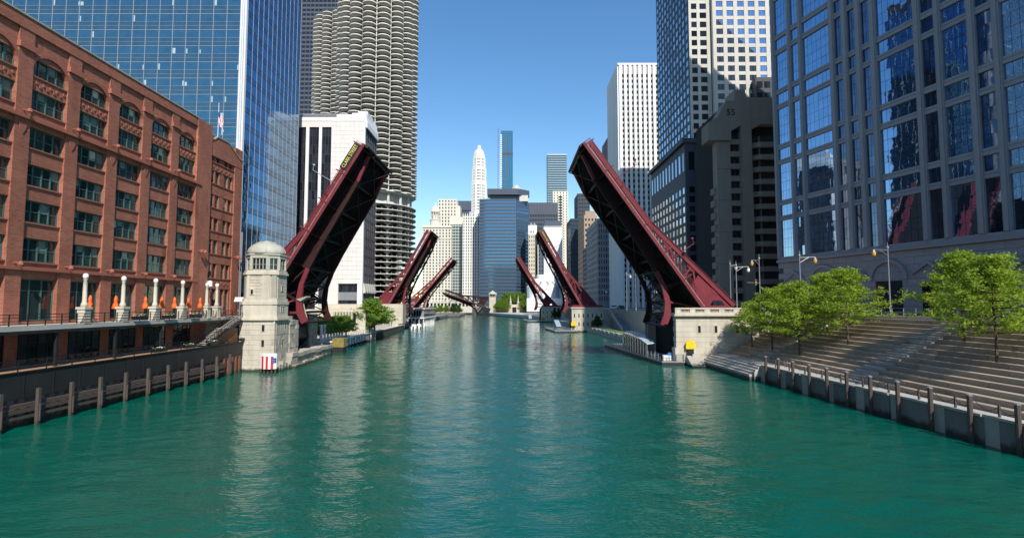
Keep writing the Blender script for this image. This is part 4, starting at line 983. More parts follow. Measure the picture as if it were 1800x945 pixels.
# ------------------------------------------------------------------ round petal towers on parking decks
def petal_mesh(nm):
    m = MB(); Rc, rp = 16.9, 3.32; n = 9
    ou = [(Rc + rp * math.cos(t), rp * math.sin(t)) for t in [-math.pi / 2 + math.pi * i / n for i in range(n + 1)]]
    poly = [(12.4, -2.4)] + ou + [(12.4, 2.4)]
    m.prism(poly, 0, .42, 'z'); m.mi[1] = 1              # floor tops coloured darker to cut light bounced onto the undersides above
    # rail: a thin band and a few bars
    for (a, b), (c, d) in zip(ou, ou[1:]):
        k = .985; m.add([(a, b, 1.25), (c, d, 1.25), (c, d, 1.35), (a, b, 1.35)], [(0, 1, 2, 3)], 1)
    return m.mesh(nm, ['petal_concrete', 'concrete_dark'])
PET = petal_mesh('petal'); 
def petal_tower(label, cx, cy, zbot, nfl, pitch, ramps, limit):
    t = thing('round_tower', label, 'tower', (cx, cy, 9.3))
    top = zbot + nfl * pitch
    m = MB(); m.lathe([(12.6, zbot), (12.6, top + 1)], 32, (cx, cy)); bmobj('glass_core', m, 'petal_glass', t)
    its = []; wall = []
    toward = math.atan2(-cy, -cx)
    ks = [k for k in range(16) if abs((k * math.pi / 8 - toward + math.pi) % (2 * math.pi) - math.pi) < 1.85]
    for k in ks:
        a = k * math.pi / 8
        for f in range(nfl + 1):
            its.append((PET, T(cx, cy, zbot + f * pitch, a), 6.6 * max(.25, math.cos(a - toward))))
    place(t, 'balcony', its, limit=limit, minpx=8)
    # ribs between the petals, room walls set back
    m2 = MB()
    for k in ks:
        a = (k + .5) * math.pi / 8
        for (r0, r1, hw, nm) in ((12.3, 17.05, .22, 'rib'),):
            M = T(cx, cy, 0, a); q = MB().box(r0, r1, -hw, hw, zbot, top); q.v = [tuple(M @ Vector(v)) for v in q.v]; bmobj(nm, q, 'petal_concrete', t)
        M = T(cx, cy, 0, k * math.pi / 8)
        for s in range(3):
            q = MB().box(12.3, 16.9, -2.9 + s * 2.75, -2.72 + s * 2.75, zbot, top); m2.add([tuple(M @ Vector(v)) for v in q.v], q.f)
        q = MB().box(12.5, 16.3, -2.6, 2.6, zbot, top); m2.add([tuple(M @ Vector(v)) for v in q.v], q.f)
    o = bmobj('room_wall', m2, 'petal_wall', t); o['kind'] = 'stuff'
    # curtains and blinds in the rooms
    cu = []
    for k in ks:
        for f in range(nfl):
            if rnd.random() < .5:
                M = T(cx, cy, zbot + f * pitch + .45 + .9, k * math.pi / 8) @ Matrix.Translation((16.34, rnd.uniform(-2, 1.6), 0)) @ Matrix.Diagonal((.05, rnd.uniform(.5, 1.6), 1.6, 1)); cu.append((unit(rnd.choice(('blind', 'granite_light', 'beige_stone'))), M, 1.2))
    place(t, 'curtain', cu, minpx=9)
    if ramps:
        zc = zbot - 6.2                              # open storey with tall columns and a drum behind
        m = MB(); m.lathe([(15.2, zc), (15.2, zbot - .1)], 32, (cx, cy)); bmobj('drum', m, 'petal_concrete', t)
        m = MB(); m.lathe([(18.5, zbot - .9), (19.4, zbot - .4), (19.4, zbot - .02), (15, zbot - .01)], 48, (cx, cy)); bmobj('ring_beam', m, 'petal_concrete', t)
        col_ = []; n = int((zc - 9.3) / 2.72)
        for k in ks:
            a = (k + .5) * math.pi / 8; c = MB(); ca, sa = math.cos(a), math.sin(a)
            c.tube((cx + 17 * ca, cy + 17 * sa, 9.3), (cx + 17 * ca, cy + 17 * sa, zbot), .62, n=6)
            for j in range(n):
                z = zc - 2.72 * j
                M = T(cx, cy, 0, a); q = MB().prism([(-2.4, z - .3), (2.4, z - .3), (.7, z - 1.5), (-.7, z - 1.5)], 16.5, 17.3, 'x'); c.add([tuple(M @ Vector(v)) for v in q.v], q.f)
            bmobj('column', c, 'petal_concrete', t)
        for j in range(n + 1):
            z = zc - 2.72 * j; m = MB(); sc_ = 64
            rr = [19.7 + .0 * abs(math.cos(8 * 2 * math.pi * i / sc_ + 0)) for i in range(sc_)]
            vs = []
            for r_, zz in ((9, z - .3), (None, z - .3), (None, z), (9, z)):
                for i in range(sc_):
                    q = r_ if r_ else rr[i]; vs.append((cx + q * math.cos(2 * math.pi * i / sc_), cy + q * math.sin(2 * math.pi * i / sc_), zz))
            m.add(vs, [(a * sc_ + i, a * sc_ + (i + 1) % sc_, ((a + 1) % 4) * sc_ + (i + 1) % sc_, ((a + 1) % 4) * sc_ + i) for a in range(4) for i in range(sc_)]); m.mi = [1 if 2 * sc_ <= q < 3 * sc_ else 0 for q in range(4 * sc_)]
            bmobj('parking_deck', m, ['petal_concrete', 'bronze'], t)
        m = MB()
        for j in range(n + 1):
            z = zc - 2.72 * j
            for i in range(48):
                a = 2 * math.pi * i / 48; ca, sa = math.cos(a), math.sin(a); m.box(cx + 19.4 * ca - .05, cx + 19.4 * ca + .05, cy + 19.4 * sa - .05, cy + 19.4 * sa + .05, z, z + .8)
        o = bmobj('deck_rail', m, 'petal_concrete', t); o['kind'] = 'stuff'
        m = MB(); m.lathe([(10, 9.3), (10, zc)], 32, (cx, cy)); bmobj('ramp_core', m, 'petal_wall', t)
        return zc, n
cx1, cy1 = W(659, 335, 262)[0], 264
zres = W(659, 331, 244)[1]
zc, nr = petal_tower('near round concrete tower of scalloped balconies over open round parking decks', cx1, cy1, zres, 50, 2.62, True, 300)
cx2 = W(607, 100, 335)[0]; ztop2 = W(565, 22, 318)[1]
petal_tower('far round concrete tower of scalloped balconies, left of and behind the near one', cx2, 336, ztop2 - 46 * 2.62, 46, 2.62, False, 220)
# cars parked nose-out on the decks
def car(x, y, z, rz, m, label, group=None, name='parked_car'):
    t = thing(name, label, 'car', (x, y, z), rz, group)
    b = MB(); b.prism([(-2.1, .35), (2.1, .35), (2.15, .7), (1.95, .92), (.9, .98), (-1.9, 1.0), (-2.15, .8)], -.85, .85); bmobj('body', b, m, t, False)
    b = MB(); b.prism([(1.0, .97), (.45, 1.45), (-1.2, 1.48), (-1.85, .99)], -.74, .74); bmobj('cabin', b, 'dark_pane', t, False)
    b = MB(); b.prism([(.42, 1.46), (-1.2, 1.49), (-1.2, 1.53), (.42, 1.5)], -.7, .7); bmobj('roof', b, m, t, False)
    for sx in (-1.3, 1.35):
        for sy in (-.86, .68):
            w = MB(); w.prism([(sx + .33 * math.cos(a * math.pi / 5), .33 + .33 * math.sin(a * math.pi / 5)) for a in range(10)], sy, sy + .18); bmobj('wheel', w, 'tyre', t, False)
    return t
cars = []
pos = {0: 'white car parked {} of the round parking garage', 1: 'grey car parked {} of the round parking garage'}
def deckcar(px, lev, m, words):
    z = zc - 2.72 * lev; x = W(px, 470, cy1 - 17.5)[0]; dx = x - cx1
    if abs(dx) > 17.6: return
    y = cy1 - math.sqrt(17.6 ** 2 - dx * dx); a = math.atan2(y - cy1, x - cx1)
    car(x, y, z + .01, a, m, words, 'cars parked on the round garage decks')
for lev, nm in ((nr - 7, 'seventh deck from the bottom'), (nr - 6, 'sixth deck from the bottom'), (nr - 5, 'fifth deck from the bottom'), (nr - 4, 'fourth deck from the bottom')):
    deckcar(694, lev, 'car_white', f'white car parked on the {nm} of the round garage')
deckcar(682, nr - 3, 'car_grey', 'grey car parked on the third deck from the bottom of the round garage, left one'); deckcar(693, nr - 3, 'car_white', 'white car parked on the third deck from the bottom of the round garage')
deckcar(674, nr - 1, 'car_white', 'white car at the lowest deck of the round garage behind the raised leaf')
for lev, px in ((2, 672), (4, 700), (6, 668), (8, 697)): deckcar(px, lev, 'car_dark', f'dark car parked on an upper deck, number {lev} down in the round garage' if False else {2: 'dark car parked on the third deck from the top of the round garage', 4: 'dark car parked on the fifth deck from the top of the round garage', 6: 'dark car parked on the seventh deck from the top of the round garage', 8: 'dark car parked on the ninth deck from the top of the round garage'}[lev])
# ------------------------------------------------------------------ centre skyline
# corner limestone building with cupola
t, w_, h_ = tower('limestone_hotel', 'curved beige limestone building with a columned cupola left of the centre skyline', 743, 793, 396, 640, 30, 'cream_terra', 'dark_pane', 9, 3.55, .42, .55, po=.3, so_=.28, yb=545)
box(t, 'cornice', 'cream_terra', -1.2, w_ + .5, -1.4, 2, h_ - 2.6, h_ - 1.0, world=False); box(t, 'cornice', 'beige_stone', -.6, w_ + .3, -.8, 2, h_ - 16.5, h_ - 15.6, world=False); box(t, 'cornice', 'beige_stone', -.6, w_ + .3, -.8, 2, 23.2, 24, world=False)
cxx = W(768, 375, 650)[0]
cu = MB(); za, zb = W(768, 396, 650)[1], W(768, 358, 650)[1]; hh = zb - za
px3 = W(1, 0, 650)[0] - W(0, 0, 650)[0]
cu.lathe([(6.2, za - 1), (6.2, za + hh * .2), (6.8, za + hh * .22), (6.8, za + hh * .26)], 16, (cxx - 2, 650)); cu.lathe([(5.0, za + hh * .58), (5.8, za + hh * .6), (5.6, za + hh * .66), (4.4, za + hh * .78), (2.6, za + hh * .86), (1.2, za + hh * .9), (1.2, za + hh * .98), (.1, za + hh * 1.05)], 16, (cxx - 2, 650)); cu.lathe([(2.6, za + hh * .2), (2.6, za + hh * .6)], 10, (cxx - 2, 650), mi=0)
for i in range(10):
    a = i * math.pi / 5; cu.tube((cxx - 2 + 4.6 * math.cos(a), 650 + 4.6 * math.sin(a), za + hh * .2), (cxx - 2 + 4.6 * math.cos(a), 650 + 4.6 * math.sin(a), za + hh * .6), .5, n=6)
bmobj('cupola', cu, 'cream_terra', t)
t, w_, h_ = tower('stone_setback_tower', 'stepped pale stone tower behind the limestone cupola', 770, 802, 350, 730, 25, 'cream_terra', 'dark_pane', 6, 4.6, .4, .55, po=.3, so_=.25)
box(t, 'wing', 'cream_terra', w_ + .01, w_ + 5, 1, 22, 0, h_ - 9, world=False); box(t, 'wing', 'cream_terra', -3, -.01, 1, 22, 0, h_ - 12, world=False)
tower('dark_flat_block', 'dark bronze flat-topped block behind the stone tower, left of the slender white tower', 800, 831, 353, 800, 25, 'dark_tower', 'dark_pane', 9, 5.0, .8, .4, top=14, po=.2, so_=.22, spandrel='steelblue_panel')
t, w_, h_ = tower('green_glass_infill', 'narrow green glass building between the limestone building and the white ornate one', 791.5, 815, 390, 645, 25, 'grey_stone', 'green_pane', 5, 3.6, .86, .75, po=.15, so_=.12, spandrel='granite_light', pmat='granite_light', yb=545)
box(t, 'crown', 'cream_terra', -.3, w_ + .3, -.3, 20, h_ - 3, h_ + 6, world=False)
t, w_, h_ = tower('white_ornate_block', 'white terracotta office block with tall column bays at the centre left', 813.5, 843, 380, 630, 25, 'white_terra', 'dark_pane', 7, 3.5, .42, .6, po=.9, so_=.2, yb=545)
for i in range(8): box(t, 'pinnacle', 'white_terra', w_ * i / 7.5 - .2, w_ * i / 7.5 + .7, -.8, .6, h_, h_ + 3.2, world=False)
# slender white terracotta tower
d = 690; cx = W(841.5, 300, d)[0]; s = W(1, 0, d)[0] - W(0, 0, d)[0]
mt = thing('slender_white_tower', 'slender white terracotta tower with a stepped octagonal crown', 'tower', (cx, d + 8, 9.3))
Zp = lambda y: W(841, y, d)[1]
stages = [(520, 371, 17), (371, 318, 13.2), (318, 293, 12.3), (293, 276, 10.7), (276, 270, 9.6)]
for yb_, yt_, hw in stages:
    m = MB(); r = hw * s; m.lathe([(r * 1.0, Zp(yb_)), (r, Zp(yt_))], 8, (cx, d + 9), math.pi / 8); bmobj('stage', m, 'white_terra', mt)
    m = MB(); m.lathe([(r + .35, Zp(yt_) - .7), (r + .5, Zp(yt_)), (r - .6, Zp(yt_) + .3)], 8, (cx, d + 9), math.pi / 8); bmobj('band', m, 'white_terra', mt)
    wi = []; pi_ = []
    for k in range(8):
        a = k * math.pi / 4; ap = r * math.cos(math.pi / 8); fw = 2 * r * math.sin(math.pi / 8)
        if math.sin(a) > .3: continue
        z = Zp(yb_) + 1.6
        while z + 2.2 < Zp(yt_) - 1:
            for u in (-.24, 0, .24): wi.append((unit('dark_pane'), T(cx, d + 9, z + 1.2, a) @ Matrix.Translation((ap + .03, u * fw, 0)) @ Matrix.Diagonal((.2, fw * .13, 2.1, 1)), 2))
            z += 3.9
        for u in (-.42, -.12, .12, .42): pi_.append((unit('white_terra'), T(cx, d + 9, (Zp(yb_) + Zp(yt_)) / 2, a) @ Matrix.Translation((ap + .25, u * fw, 0)) @ Matrix.Diagonal((.7, fw * .09, Zp(yt_) - Zp(yb_), 1)), 6))
    place(mt, 'window', wi); place(mt, 'pier', pi_)
m = MB(); m.lathe([(9.4 * s, Zp(270)), (9.0 * s, Zp(266)), (6.4 * s, Zp(261)), (3.6 * s, Zp(259)), (3.2 * s, Zp(254)), (2.2 * s, Zp(252.5))], 8, (cx, d + 9), math.pi / 8); bmobj('crown', m, 'white_terra', mt)
# teal sky tower
t, w_, h_ = tower('teal_skyscraper', 'teal blue glass skyscraper with a white left edge and a construction mast', 880.5, 901.5, 230, 1000, 22, 'grey_stone', 'aqua_pane', 6, 4.1, .93, .88, po=.06, so_=.08, spandrel='teal_pane', pmat='mullion', side=False)
sx = w_ / 21
boxes(t, 'balcony_slab', 'white_marble', [(-1.2, 1.6 * sx + (3.2 * sx if i < 9 else 1.2 * sx if i < 24 else 0), -.5, .3, 8 + 4.1 * i, 8 + 4.1 * i + 2.2) for i in range(int((h_ - 10) / 4.1))], False)
boxes(t, 'loggia', 'granite_dark', [(7.2 * sx, 12 * sx, -.2, .3, 8 + 4.1 * i, 8 + 4.1 * i + 2.0) for i in range(int((h_ - 46) / 4.1))] + [(7.2 * sx, 12 * sx, -.2, .3, h_ - 12 - 4.1 * i, h_ - 10 - 4.1 * i) for i in range(7)], False)
zb_ = W(890, 270, 1000)[1] - 9.3; box(t, 'mechanical_band', 'bronze', -.3, w_ + .1, -.35, .2, zb_ - 2.5, zb_ + 2.5, world=False)
m = MB(); xx = W(875.5, 300, 1000)[0] - WM[t].translation.x; m.tube((xx, 2, 60), (xx, 2, W(875, 224, 1000)[1] - 9.3), .5); bmobj('crane_mast', m, 'rust', t, False)
# blue banded slab in the middle
d = 600; t = thing('blue_banded_tower', 'broad dark blue office slab with horizontal window bands in the centre', 'tower', (W(842.5, 400, d)[0], d, 3))
Wd = W(907.5, 400, d)[0] - W(842.5, 400, d)[0]; D = 22; H = W(875, 352, d)[1] - 3
rz_ = 0
box(t, 'wall', 'dark_tower', .02, Wd - .02, .02, D, 0, H - .02, world=False)
nb = 31; ph = (H - 6) / nb
wins = [(x0, x1) for x0, x1 in grid(0, Wd, 22, .9)]
zs = [(6 + ph * i + ph * .42, 6 + ph * i + ph * .86) for i in range(nb)]
boxes(t, 'window', 'band_pane', [(x0, x1, -.05, 0, a, b) for x0, x1 in wins for a, b in zs], False)
boxes(t, 'spandrel', 'steelblue_panel', [(-.1, Wd + .1, -.45, .1, 6 + ph * i - ph * .14, 6 + ph * i + ph * .4) for i in range(nb + 1)], False, 300, 6)
WR = W(929.5, 400, d + 20)[0] - WM[t].translation.x
m = MB(); m.prism([(Wd, 0), (WR, 14), (WR, D), (Wd, D)], 0, H - .02, 'z'); bmobj('wing_wall', m, 'steelblue_panel', t, False)
for i in range(nb):
    q = MB(); q.prism([(Wd + .3, .05), (WR - .6, 13.6), (WR - .6, 14.2), (Wd + .3, 1.2)], zs[i][0], zs[i][1], 'z')
    q.v = [(x + .15, y - .28, z) for x, y, z in q.v]; bmobj('window', q, 'band_pane', t, False)
    q = MB(); q.prism([(Wd, -.3), (WR + .2, 13.7), (WR, 14.4), (Wd, 1.0)], 6 + ph * i - ph * .1, 6 + ph * i + ph * .36, 'z'); bmobj('spandrel', q, 'steelblue_panel', t, False)
zr0 = W(900, 346, d)[1] - 3; zr1 = W(900, 331, d)[1] - 3; xa = W(858, 340, d)[0] - WM[t].translation.x
box(t, 'penthouse_glass', 'dark_pane', xa + 2, WR - 1.5, 6, D - 2, H, zr0 + 3, world=False); box(t, 'penthouse_fins', 'granite_light', WR - 11, WR - 1.2, 5.5, D, H, zr0 + 3, world=False)
m = MB(); m.prism([(xa - 1, 2), (Wd + 2, 1), (WR + .6, 13), (WR + .6, D), (xa - 1, D)], zr0 + 3, zr1, 'z'); bmobj('roof_slab', m, 'steelblue_panel', t, False)
m = MB(); m.lathe([(6, zr1), (6, zr1 + 3), (3, zr1 + 4.5), (2.5, zr1 + 6)], 10, (Wd, 14)); bmobj('roof_tank', m, 'beige_stone', t, False)
# right of it
tower('dark_grid_tower', 'dark grey gridded office tower behind the blue banded slab on its right', 926, 981, 356, 760, 30, 'bronze', 'dark_pane', 12, 6.2, .72, .62, po=.4, so_=.3, top=17, spandrel='steelblue_panel', side=False)
t, w_, h_ = tower('balcony_glass_tower', 'pale teal glass tower with balcony lines right of the centre', 963, 997, 271, 900, 24, 'grey_stone', 'teal_pane', 9, 4.0, .93, .8, po=.1, so_=.3, spandrel='granite_light', side=True, pmat='steelblue_panel')
t, w_, h_ = tower('pale_concrete_tower', 'tall pale concrete tower with a dark window column in front of the teal glass tower', 972, 999, 336, 820, 24, 'cream_terra', 'dark_pane', 5, 4.2, .3, .55, po=.5, so_=.3, side=False)
boxes(t, 'balcony_recess', 'dark_pane', [(w_ * .36, w_ * .62, -.62, -.3, 10 + 4.2 * i, 12.4 + 4.2 * i) for i in range(int((h_ - 16) / 4.2))], False)
t, w_, h_ = tower('white_panel_block', 'bright white panelled block behind the second right raised leaf', 956, 988, 397, 560, 25, 'white_marble', 'dark_pane', 3, 30, .02, .03, po=.1, so_=.1, yb=545, side=False)
rr = random.Random(5); boxes(t, 'panel', 'white_marble', [(w_ * i / 7 + .05, w_ * (i + 1) / 7 - .05, -.3 - rr.uniform(0, .25), .1, h_ * j / 40 + .05, h_ * (j + 1) / 40 - .05) for i in range(7) for j in range(39)], False)
box(t, 'roof_plant', 'steelblue_panel', 1, w_ - 1, 2, 20, h_, h_ + 6, world=False)
t, w_, h_ = tower('grey_slot_block', 'grey block with one column of dark windows behind the third right leaf', 945, 957, 430, 575, 20, 'granite_light', 'dark_pane', 2, 4.2, .35, .5, po=.2, so_=.15, yb=545, side=False)
tower('dark_slot_block', 'narrow black glass block beside the grey one behind the third right leaf', 938, 946, 400, 590, 20, 'dark_tower', 'dark_pane', 2, 4.2, .8, .6, po=.15, so_=.1, yb=545, side=False)
t, w_, h_ = tower('beige_old_block', 'old beige block with a cream top, right of the blue banded slab', 929, 940.5, 412, 580, 20, 'beige_stone', 'dark_pane', 3, 4.4, .4, .5, po=.3, so_=.2, yb=545, side=False)
box(t, 'crown', 'white_terra', -.3, w_ + 2, -.4, 18, h_ + .01, h_ + 10, world=False); boxes(t, 'crown_window', 'dark_pane', [(w_ * k / 4 - .4, w_ * k / 4 + .4, -.46, -.3, h_ + 1.5, h_ + 4) for k in (1, 2, 3)], False)
for k in (.3, .8):
    m = MB(); m.lathe([(1.8, h_ + 10), (1.8, h_ + 12), (.4, h_ + 14)], 8, (w_ * k + 1, 8)); bmobj('roof_tank', m, 'grey_metal', t, False)
# round white church
d = 545; cx = W(957, 500, d)[0]; s = W(1, 0, d)[0] - W(0, 0, d)[0]
ch = thing('round_white_church', 'low round white stone church with a ribbed conical roof right of the centre', 'church', (cx, d + 20, 5))
Zp = lambda y: W(950, y, d)[1]
m = MB(); m.lathe([(29 * s, 5), (29 * s, Zp(503)), (28 * s, Zp(501))], 24, (cx, d + 20)); bmobj('drum_wall', m, 'white_marble', ch)
m = MB(); m.lathe([(27.5 * s, Zp(502)), (19 * s, Zp(492)), (12 * s, Zp(488))], 24, (cx, d + 20)); bmobj('roof', m, 'white_marble', ch)
m = MB(); m.lathe([(12 * s, Zp(488.5)), (12 * s, Zp(482)), (11 * s, Zp(481))], 24, (cx, d + 20)); bmobj('lantern', m, 'white_marble', ch)
for k in range(24):
    a = k * math.pi / 12
    if math.sin(a) > .3: continue
    m = MB(); m.tube((cx + 28.4 * s * math.cos(a), d + 20 + 28.4 * s * math.sin(a), Zp(502)), (cx + 13 * s * math.cos(a), d + 20 + 13 * s * math.sin(a), Zp(488)), .35, n=4); bmobj('roof_rib', m, 'granite_light', ch)
    if k % 2: 
        a0, a1 = a - .09, a + .09; q = [(27 * s, Zp(501.4)), (20.5 * s, Zp(493.6))]
        m = MB(); m.add([(cx + r * math.cos(t_), d + 20 + r * math.sin(t_), z + .15) for r, z in q for t_ in (a0, a1)], [(0, 1, 3, 2)]); bmobj('skylight', m, 'granite', ch)
box(ch, 'base_wall', 'white_marble', cx - 30 * s, cx + 30 * s, d - 4, d + 10, 4, Zp(524))
# right cluster across the river bend
tower('dark_corner_tower', 'dark blue glass tower at the left end of the right bank cluster', 1003, 1022, 384, 520, 40, 'dark_tower', 'band_pane', 5, 4.0, .85, .6, po=.1, so_=.1)
tower('dark_back_tower', 'dark tower with a pale slot behind the brown stone building on the right bank', 1016, 1037, 340, 560, 30, 'dark_tower', 'dark_pane', 4, 4.0, .6, .6, po=.3, so_=.2, spandrel='bronze')
t, w_, h_ = tower('brown_stone_tower', 'brown stone tower with punched windows lit on its front, right bank', 1027, 1050, 378, 470, 44, 'brown_stone', 'dark_pane', 4, 4.6, .42, .45, po=.2, so_=.19, top=3)
box(t, 'setback', 'brown_stone', 1.2, w_ - 1, 2, 20, h_, h_ + 4, world=False)
tower('blue_grey_block', 'low blue grey block in shade below the brown stone tower', 1033, 1049, 432, 440, 30, 'steelblue_panel', 'dark_pane', 3, 4.0, .6, .5, po=.2, so_=.15)
tower('grey_classical_block', 'grey classical stone block beside the white slab on the right bank', 1051, 1084, 384, 340, 50, 'granite', 'dark_pane', 8, 3.9, .42, .6, po=.35, so_=.3, top=3, nside=10)
tower('dark_mid_tower', 'dark tower just left of the white slab on the right bank', 1071, 1086, 240, 372, 25, 'grey_stone', 'dark_pane', 4, 4.0, .5, .6, po=.2, so_=.15)
# white slab with vertical piers
d = 300; x0, x1 = W(1090, 300, d)[0], W(1186, 300, d)[0]; H = W(1090, 112, d)[1] - 9.3
t = thing('white_slab_tower', 'white marble slab tower with continuous vertical piers left of the dark granite tower', 'tower', (x0, d, 9.3)); Wd = x1 - x0; D = 33
box(t, 'wall', 'granite_dark', .02, Wd, .02, D, 0, H - .5, world=False)
nfl = 42; fz = (H - 5) / nfl; zs = [(2 + fz * i + fz * .36, 2 + fz * i + fz * .96) for i in range(nfl - 1)]
facade(t, 'F', Wd, D, H - 1, grid(.8, Wd, 11, .46), zs, 'white_marble', 'dark_pane', 1.0, .25, spandrel='concrete', limit=250, minpx=6)
facade(t, 'L', Wd, D, H - 1, grid(0, D, 13, .46), zs, 'white_marble', 'dark_pane', .9, .25, spandrel='concrete', limit=100, minpx=6)
box(t, 'roof_band', 'bronze', .3, Wd, -.2, D, H - 4, H - 1, world=False); box(t, 'roof_edge', 'white_marble', -.8, Wd, -.8, D + .8, H - 1, H, world=False)
# ------------------------------------------------------------------ right bank towers
# granite tower with punched windows: recessed corner strip, then the main sunlit front
d = 190; xa = W(1216, 300, d)[0]; xb = W(1257, 300, d)[0]; xc = W(1385, 300, d)[0]
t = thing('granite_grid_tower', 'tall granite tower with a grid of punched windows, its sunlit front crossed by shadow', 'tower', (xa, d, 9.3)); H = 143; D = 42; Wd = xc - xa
box(t, 'wall', 'dark_tower', .03, Wd, .03, D, 0, H, world=False)
fl = 3.42; zs = [(3 + fl * i, 3 + fl * i + 2.15) for i in range(40)]
e = xb - xa
facade(t, 'F', Wd, D, H, [(.9, 2.9), (4.0, 6.4)], zs, 'granite_light', 'dark_pane', .3, .22, a_rng=(0, e - .6), wname='corner_window', limit=110)
facade(t, 'L', Wd, D, H, grid(.3, D, 11, .6), zs, 'granite_shaded', 'pale_pane', .1, .085, limit=300, minpx=7)
# main front stands 1.6 m proud
box(t, 'front_block', 'dark_tower', e, Wd, -1.55, .03, 0, H, world=False)
n = 6; xs = [(e + 1.0 + 3.85 * i, e + 1.0 + 3.85 * i + 2.45) for i in range(n)]
boxes(t, 'window', 'mirror_blue', [(x0, x1, -1.62, -1.5, a, b) for x0, x1 in xs for a, b in zs], False, 220)
ee = [e] + [v for x in xs for v in x] + [Wd]
boxes(t, 'pier', 'granite_light', [(ee[i], ee[i + 1], -1.9, -1.5, 0, H) for i in range(0, len(ee), 2)], False)
ez = [0] + [v for z in zs for v in z] + [H]
boxes(t, 'spandrel', 'granite_light', [(e + .01, Wd, -1.82, -1.5, ez[i], ez[i + 1]) for i in range(0, len(ez), 2)], False)
boxes(t, 'glazing_bar', 'bronze', [((x0 + x1) / 2 - .05 + o, (x0 + x1) / 2 + .05 + o, -1.68, -1.6, a, b) for x0, x1 in xs for a, b in zs for o in (-.55, .55)], False, 100, 12)
box(t, 'corner_return', 'granite_light', e - .25, e - .01, -1.88, .02, 0, H, world=False)
# wider base below the ledge
zb = W(1210, 258, d)[1] - 9.3
box(t, 'base_block', 'dark_tower', -3.6, Wd, -4, D, 0, zb, world=False)
zsb = [z for z in zs if z[1] < zb - 12]
for face, w0, w1 in (('F', -3.6, Wd), ('L', -4, D)):
    nn = int((w1 - w0) / 4); g_ = grid(w0, w1, nn, .5)
    if face == 'F': Q = lambda a0, a1, o0, o1, z0, z1: (a0, a1, -4 - o1, -4 - o0, z0, z1)
    else: Q = lambda a0, a1, o0, o1, z0, z1: (-3.6 - o1, -3.6 - o0, a0, a1, z0, z1)
    boxes(t, 'base_window', 'dark_pane' if face == 'F' else 'pale_pane', [Q(a, b, 0, .05, z0, z1) for a, b in g_ for z0, z1 in zsb + [(zb - 9.5, zb - 3)]], False, 120, 7)
    ee = [w0] + [v for x in g_ for v in x] + [w1]; boxes(t, 'base_pier', 'granite_shaded', [Q(ee[i], ee[i + 1], 0, .45 if face == 'F' else .1, 0, zb - 1.2) for i in range(0, len(ee), 2)], False)
    ez = [0] + [v for z in zsb + [(zb - 9.5, zb - 3)] for v in z] + [zb]; boxes(t, 'base_spandrel', 'granite_shaded', [Q(w0 + .01, w1, 0, .3 if face == 'F' else .085, ez[i], ez[i + 1]) for i in range(0, len(ez), 2)], False)
box(t, 'ledge', 'granite_shaded', -4.8, Wd, -5.2, D, zb, zb + 1.1, world=False); box(t, 'ledge', 'granite_shaded', -4.4, Wd, -4.8, D, zb + 1.1, zb + 1.7, world=False)
# brown concrete block
d = 150; P = lambda px: W(px, 350, d)[0] - W(1262, 350, d)[0]
x0 = W(1262, 350, d)[0]; Zt = W(1310, 160, d)[1] - 9.3
t = thing('brown_concrete_block', 'brown concrete office block with deep window slots and the number 55 near its top', 'building', (x0, d, 9.3))
Wd = P(1385) ; D = 26; lip = W(1262, 248, d)[1] - 9.3
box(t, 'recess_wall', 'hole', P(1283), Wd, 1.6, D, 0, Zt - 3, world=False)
fl = (W(1290, 265, d)[1] - W(1290, 505, d)[1]) / 11
z1_ = W(1290, 232, d)[1] - 9.3
def slab_(a, b, y0, y1, z0, z1, nm='wall_panel'): box(t, nm, 'brutal', a, b, y0, y1, z0, z1, world=False)
slab_(0, P(1286), 0, 3.2, 0, lip - .01); slab_(P(1286), P(1303.5), 1.0, 1.7, lip + 4, Zt - 4.5)
slab_(P(1303.5), P(1322), -.9, 3, 0, Zt - 5); 
m = MB(); m.prism([(-3.0, lip), (P(1270), lip + 9), (P(1270), Zt - 6.5), (-.6, lip + 6.8), (-3.0, lip + 4.2)], -.2, D, 'y')
m = MB(); m.prism([(-2.6, lip + .01), (P(1286), lip + .01), (P(1286), Zt - 3.2), (P(1279), Zt - 3.2), (P(1262), lip + 6.6), (-2.6, lip + 5)], -.9, 4.5, 'y'); bmobj('head_block', m, 'brutal', t, False)
m = MB(); m.prism([(P(1286), Zt - 3.2), (P(1286), W(1290, 232, d)[1] - 9.3), (P(1303.4), W(1300, 222, d)[1] - 9.3), (P(1303.4), Zt), (P(1294), Zt), (P(1294), Zt - 3.2)], -.88, 6, 'y'); bmobj('head_block', m, 'brutal', t, False)
slab_(P(1303.4) + .01, P(1313), -.86, 8, Zt - 5, Zt); slab_(P(1313.0) + .01, P(1385), -.84, D - .3, Zt - 8.2, Zt - 2.2)
m = MB(); m.prism([(P(1321), Zt - 8.2), (P(1385), Zt - 8.2), (P(1385), Zt - 10), (P(1338), Zt - 10), (P(1321), Zt - 11.5)], -1.2, 2, 'y'); bmobj('head_block', m, 'brutal', t, False)
